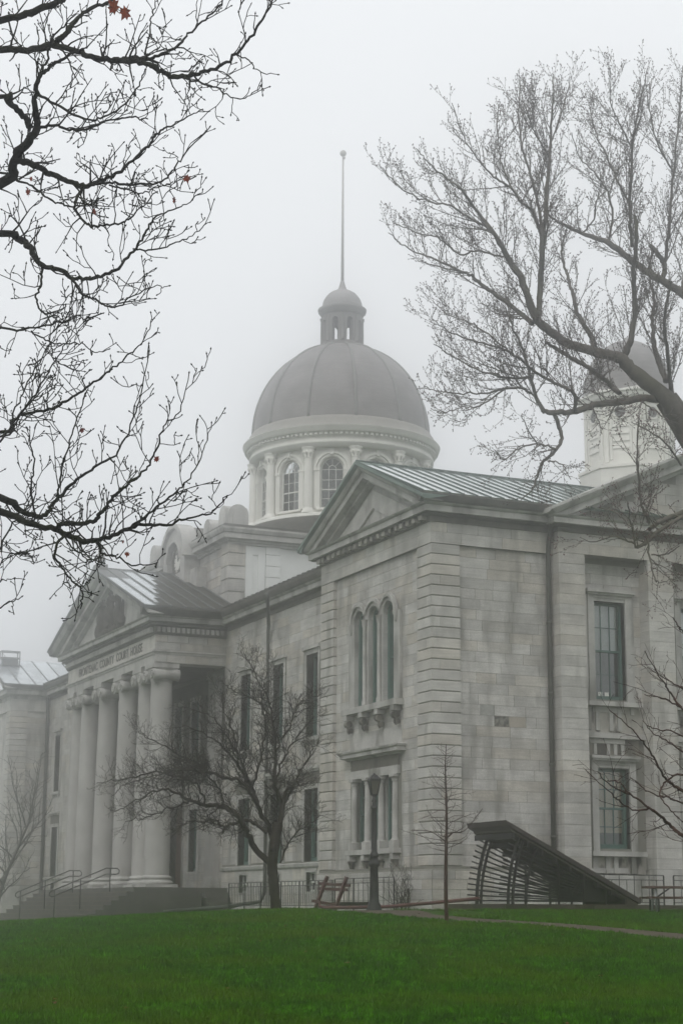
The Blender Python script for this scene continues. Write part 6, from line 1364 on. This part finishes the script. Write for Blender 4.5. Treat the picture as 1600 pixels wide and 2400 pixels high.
# ------------------------------------------------------------------ grass and fallen leaves
def grass():
    rg = np.random.default_rng(3); N = 230000
    s = 21+(62-21)*rg.random(N)**1.25; l = (rg.random(N)*2-1)*(s*.205+.5)
    x = CAM[0]+s*FG[0]+l*RG[0]; y = CAM[1]+s*FG[1]+l*RG[1]
    # keep off the path and buildings
    cen = PATHV.reshape(-1, 5, 3)[:, 2, :2]; hw = np.linalg.norm(PATHV.reshape(-1, 5, 3)[:, 0, :2]-PATHV.reshape(-1, 5, 3)[:, 4, :2], axis=1)/2
    keep = np.ones(N, bool)
    for i0 in range(0, N, 20000):
        dd = np.hypot(x[i0:i0+20000, None]-cen[None, :, 0], y[i0:i0+20000, None]-cen[None, :, 1]); j = dd.argmin(1); keep[i0:i0+20000] = dd[np.arange(len(j)), j] > np.minimum(hw[j]*.85, 2.5)
    keep &= ~((x < 6.2) & (y > -.8)) & ~((x < .6) & (y > -3.2))
    x, y, s = x[keep], y[keep], s[keep]; n = len(x); z = gz(x, y)
    pat = .55+.45*np.sin(x*1.9+np.sin(y*1.3)*1.5)*np.sin(y*1.6+1)
    cl_ = rg.random((256, 256)); pat = .35*pat+.65*cl_[(np.floor(x/.22).astype(int)+37*np.floor(y/.9).astype(int)) % 256, np.floor(y/.22).astype(int) % 256]**1.5*1.25
    V = np.zeros((n, 3, 3, 3)); h = (.030+.065*rg.random((n, 3)))*(0.55+.75*pat[:, None]); wd = .0055*(1+s/30)[:, None]
    a = rg.random((n, 3))*6.283; lean = rg.random((n, 3))*.05; ox = rg.normal(0, .03, (n, 3)); oy = rg.normal(0, .03, (n, 3))
    bx, by = x[:, None]+ox, y[:, None]+oy
    V[:, :, 0] = np.stack([bx-wd*np.cos(a), by-wd*np.sin(a), z[:, None]-.005+0*bx], -1); V[:, :, 1] = np.stack([bx+wd*np.cos(a), by+wd*np.sin(a), z[:, None]-.005+0*bx], -1)
    V[:, :, 2] = np.stack([bx+lean*np.sin(a), by+lean*np.cos(a), z[:, None]+h], -1)
    o = arr_mesh('grass', V.reshape(-1, 3), np.arange(n*9).reshape(-1, 3), 'grass', smooth=False)
    tag(o, 'short green grass of the lawn in the foreground', 'grass', kind='stuff')
grass()
rg = np.random.default_rng(8); V = []; T_ = []
for i in range(42):
    s = 22+28*rg.random()**1.3; l = (rg.random()*2-1)*s*.19; x = CAM[0]+s*FG[0]+l*RG[0]; y = CAM[1]+s*FG[1]+l*RG[1]; z = gz(x, y)+.045; a = rg.random()*6.28; q = .035+.03*rg.random()
    b = len(V); V += [(x, y, z+.01)]+[(x+q*(1-.45*(j % 2))*math.cos(a+j*.628), y+q*(1-.45*(j % 2))*math.sin(a+j*.628), z+rg.uniform(-.015, .02)) for j in range(10)]
    T_ += [(b, b+1+j, b+1+(j+1) % 10) for j in range(10)]
tag(arr_mesh('leaf_litter', V, T_, 'leaf_litter', smooth=False), 'scattered brown fallen leaves lying on the grass', 'fallen leaves', kind='stuff')

mat('soil', (0.030, 0.022, 0.014), 1.0, 0.1, n=(6, 0.4), fine=(40, 0.3), bump=0.6)
def soil(x, y, r0):
    n = 22; V = [(x, y, gz(x, y)+.03)]
    for rr_ in (.55, 1.0):
        for i in range(n):
            q = r0*rr_*(1+.22*math.sin(i*1.9)+.12*math.sin(i*3.3)); X_, Y_ = x+q*math.cos(i*2*math.pi/n), y+q*math.sin(i*2*math.pi/n); V.append((X_, Y_, gz(X_, Y_)+(.022 if rr_ < 1 else .004)))
    F = [(0, 1+i, 1+(i+1) % n) for i in range(n)]+[(1+i, 1+n+i, 1+n+(i+1) % n, 1+(i+1) % n) for i in range(n)]
    MB().add(V, F, True).build('soil', 'soil')['kind'] = 'structure'
soil(yt[0], yt[1], .42); soil(ot[0], ot[1], .75); soil(bt[0], bt[1], 1.2)

# ------------------------------------------------------------------ haze
hz = bpy.data.materials.new('haze'); hz.use_nodes = True; t = hz.node_tree; t.nodes.clear()
pv = t.nodes.new('ShaderNodeVolumePrincipled'); pv.inputs['Color'].default_value = (0.985, 0.99, 1.0, 1); pv.inputs['Density'].default_value = 0.0062; pv.inputs['Anisotropy'].default_value = 0.97
ho = t.nodes.new('ShaderNodeOutputMaterial'); t.links.new(pv.outputs[0], ho.inputs['Volume']); M_['haze'] = hz
m = MB().box(-210, 110, -120, 190, -6, 45); o = m.build('haze', 'haze'); tag(o, 'pale fog filling the air around the courthouse', 'fog', kind='stuff')
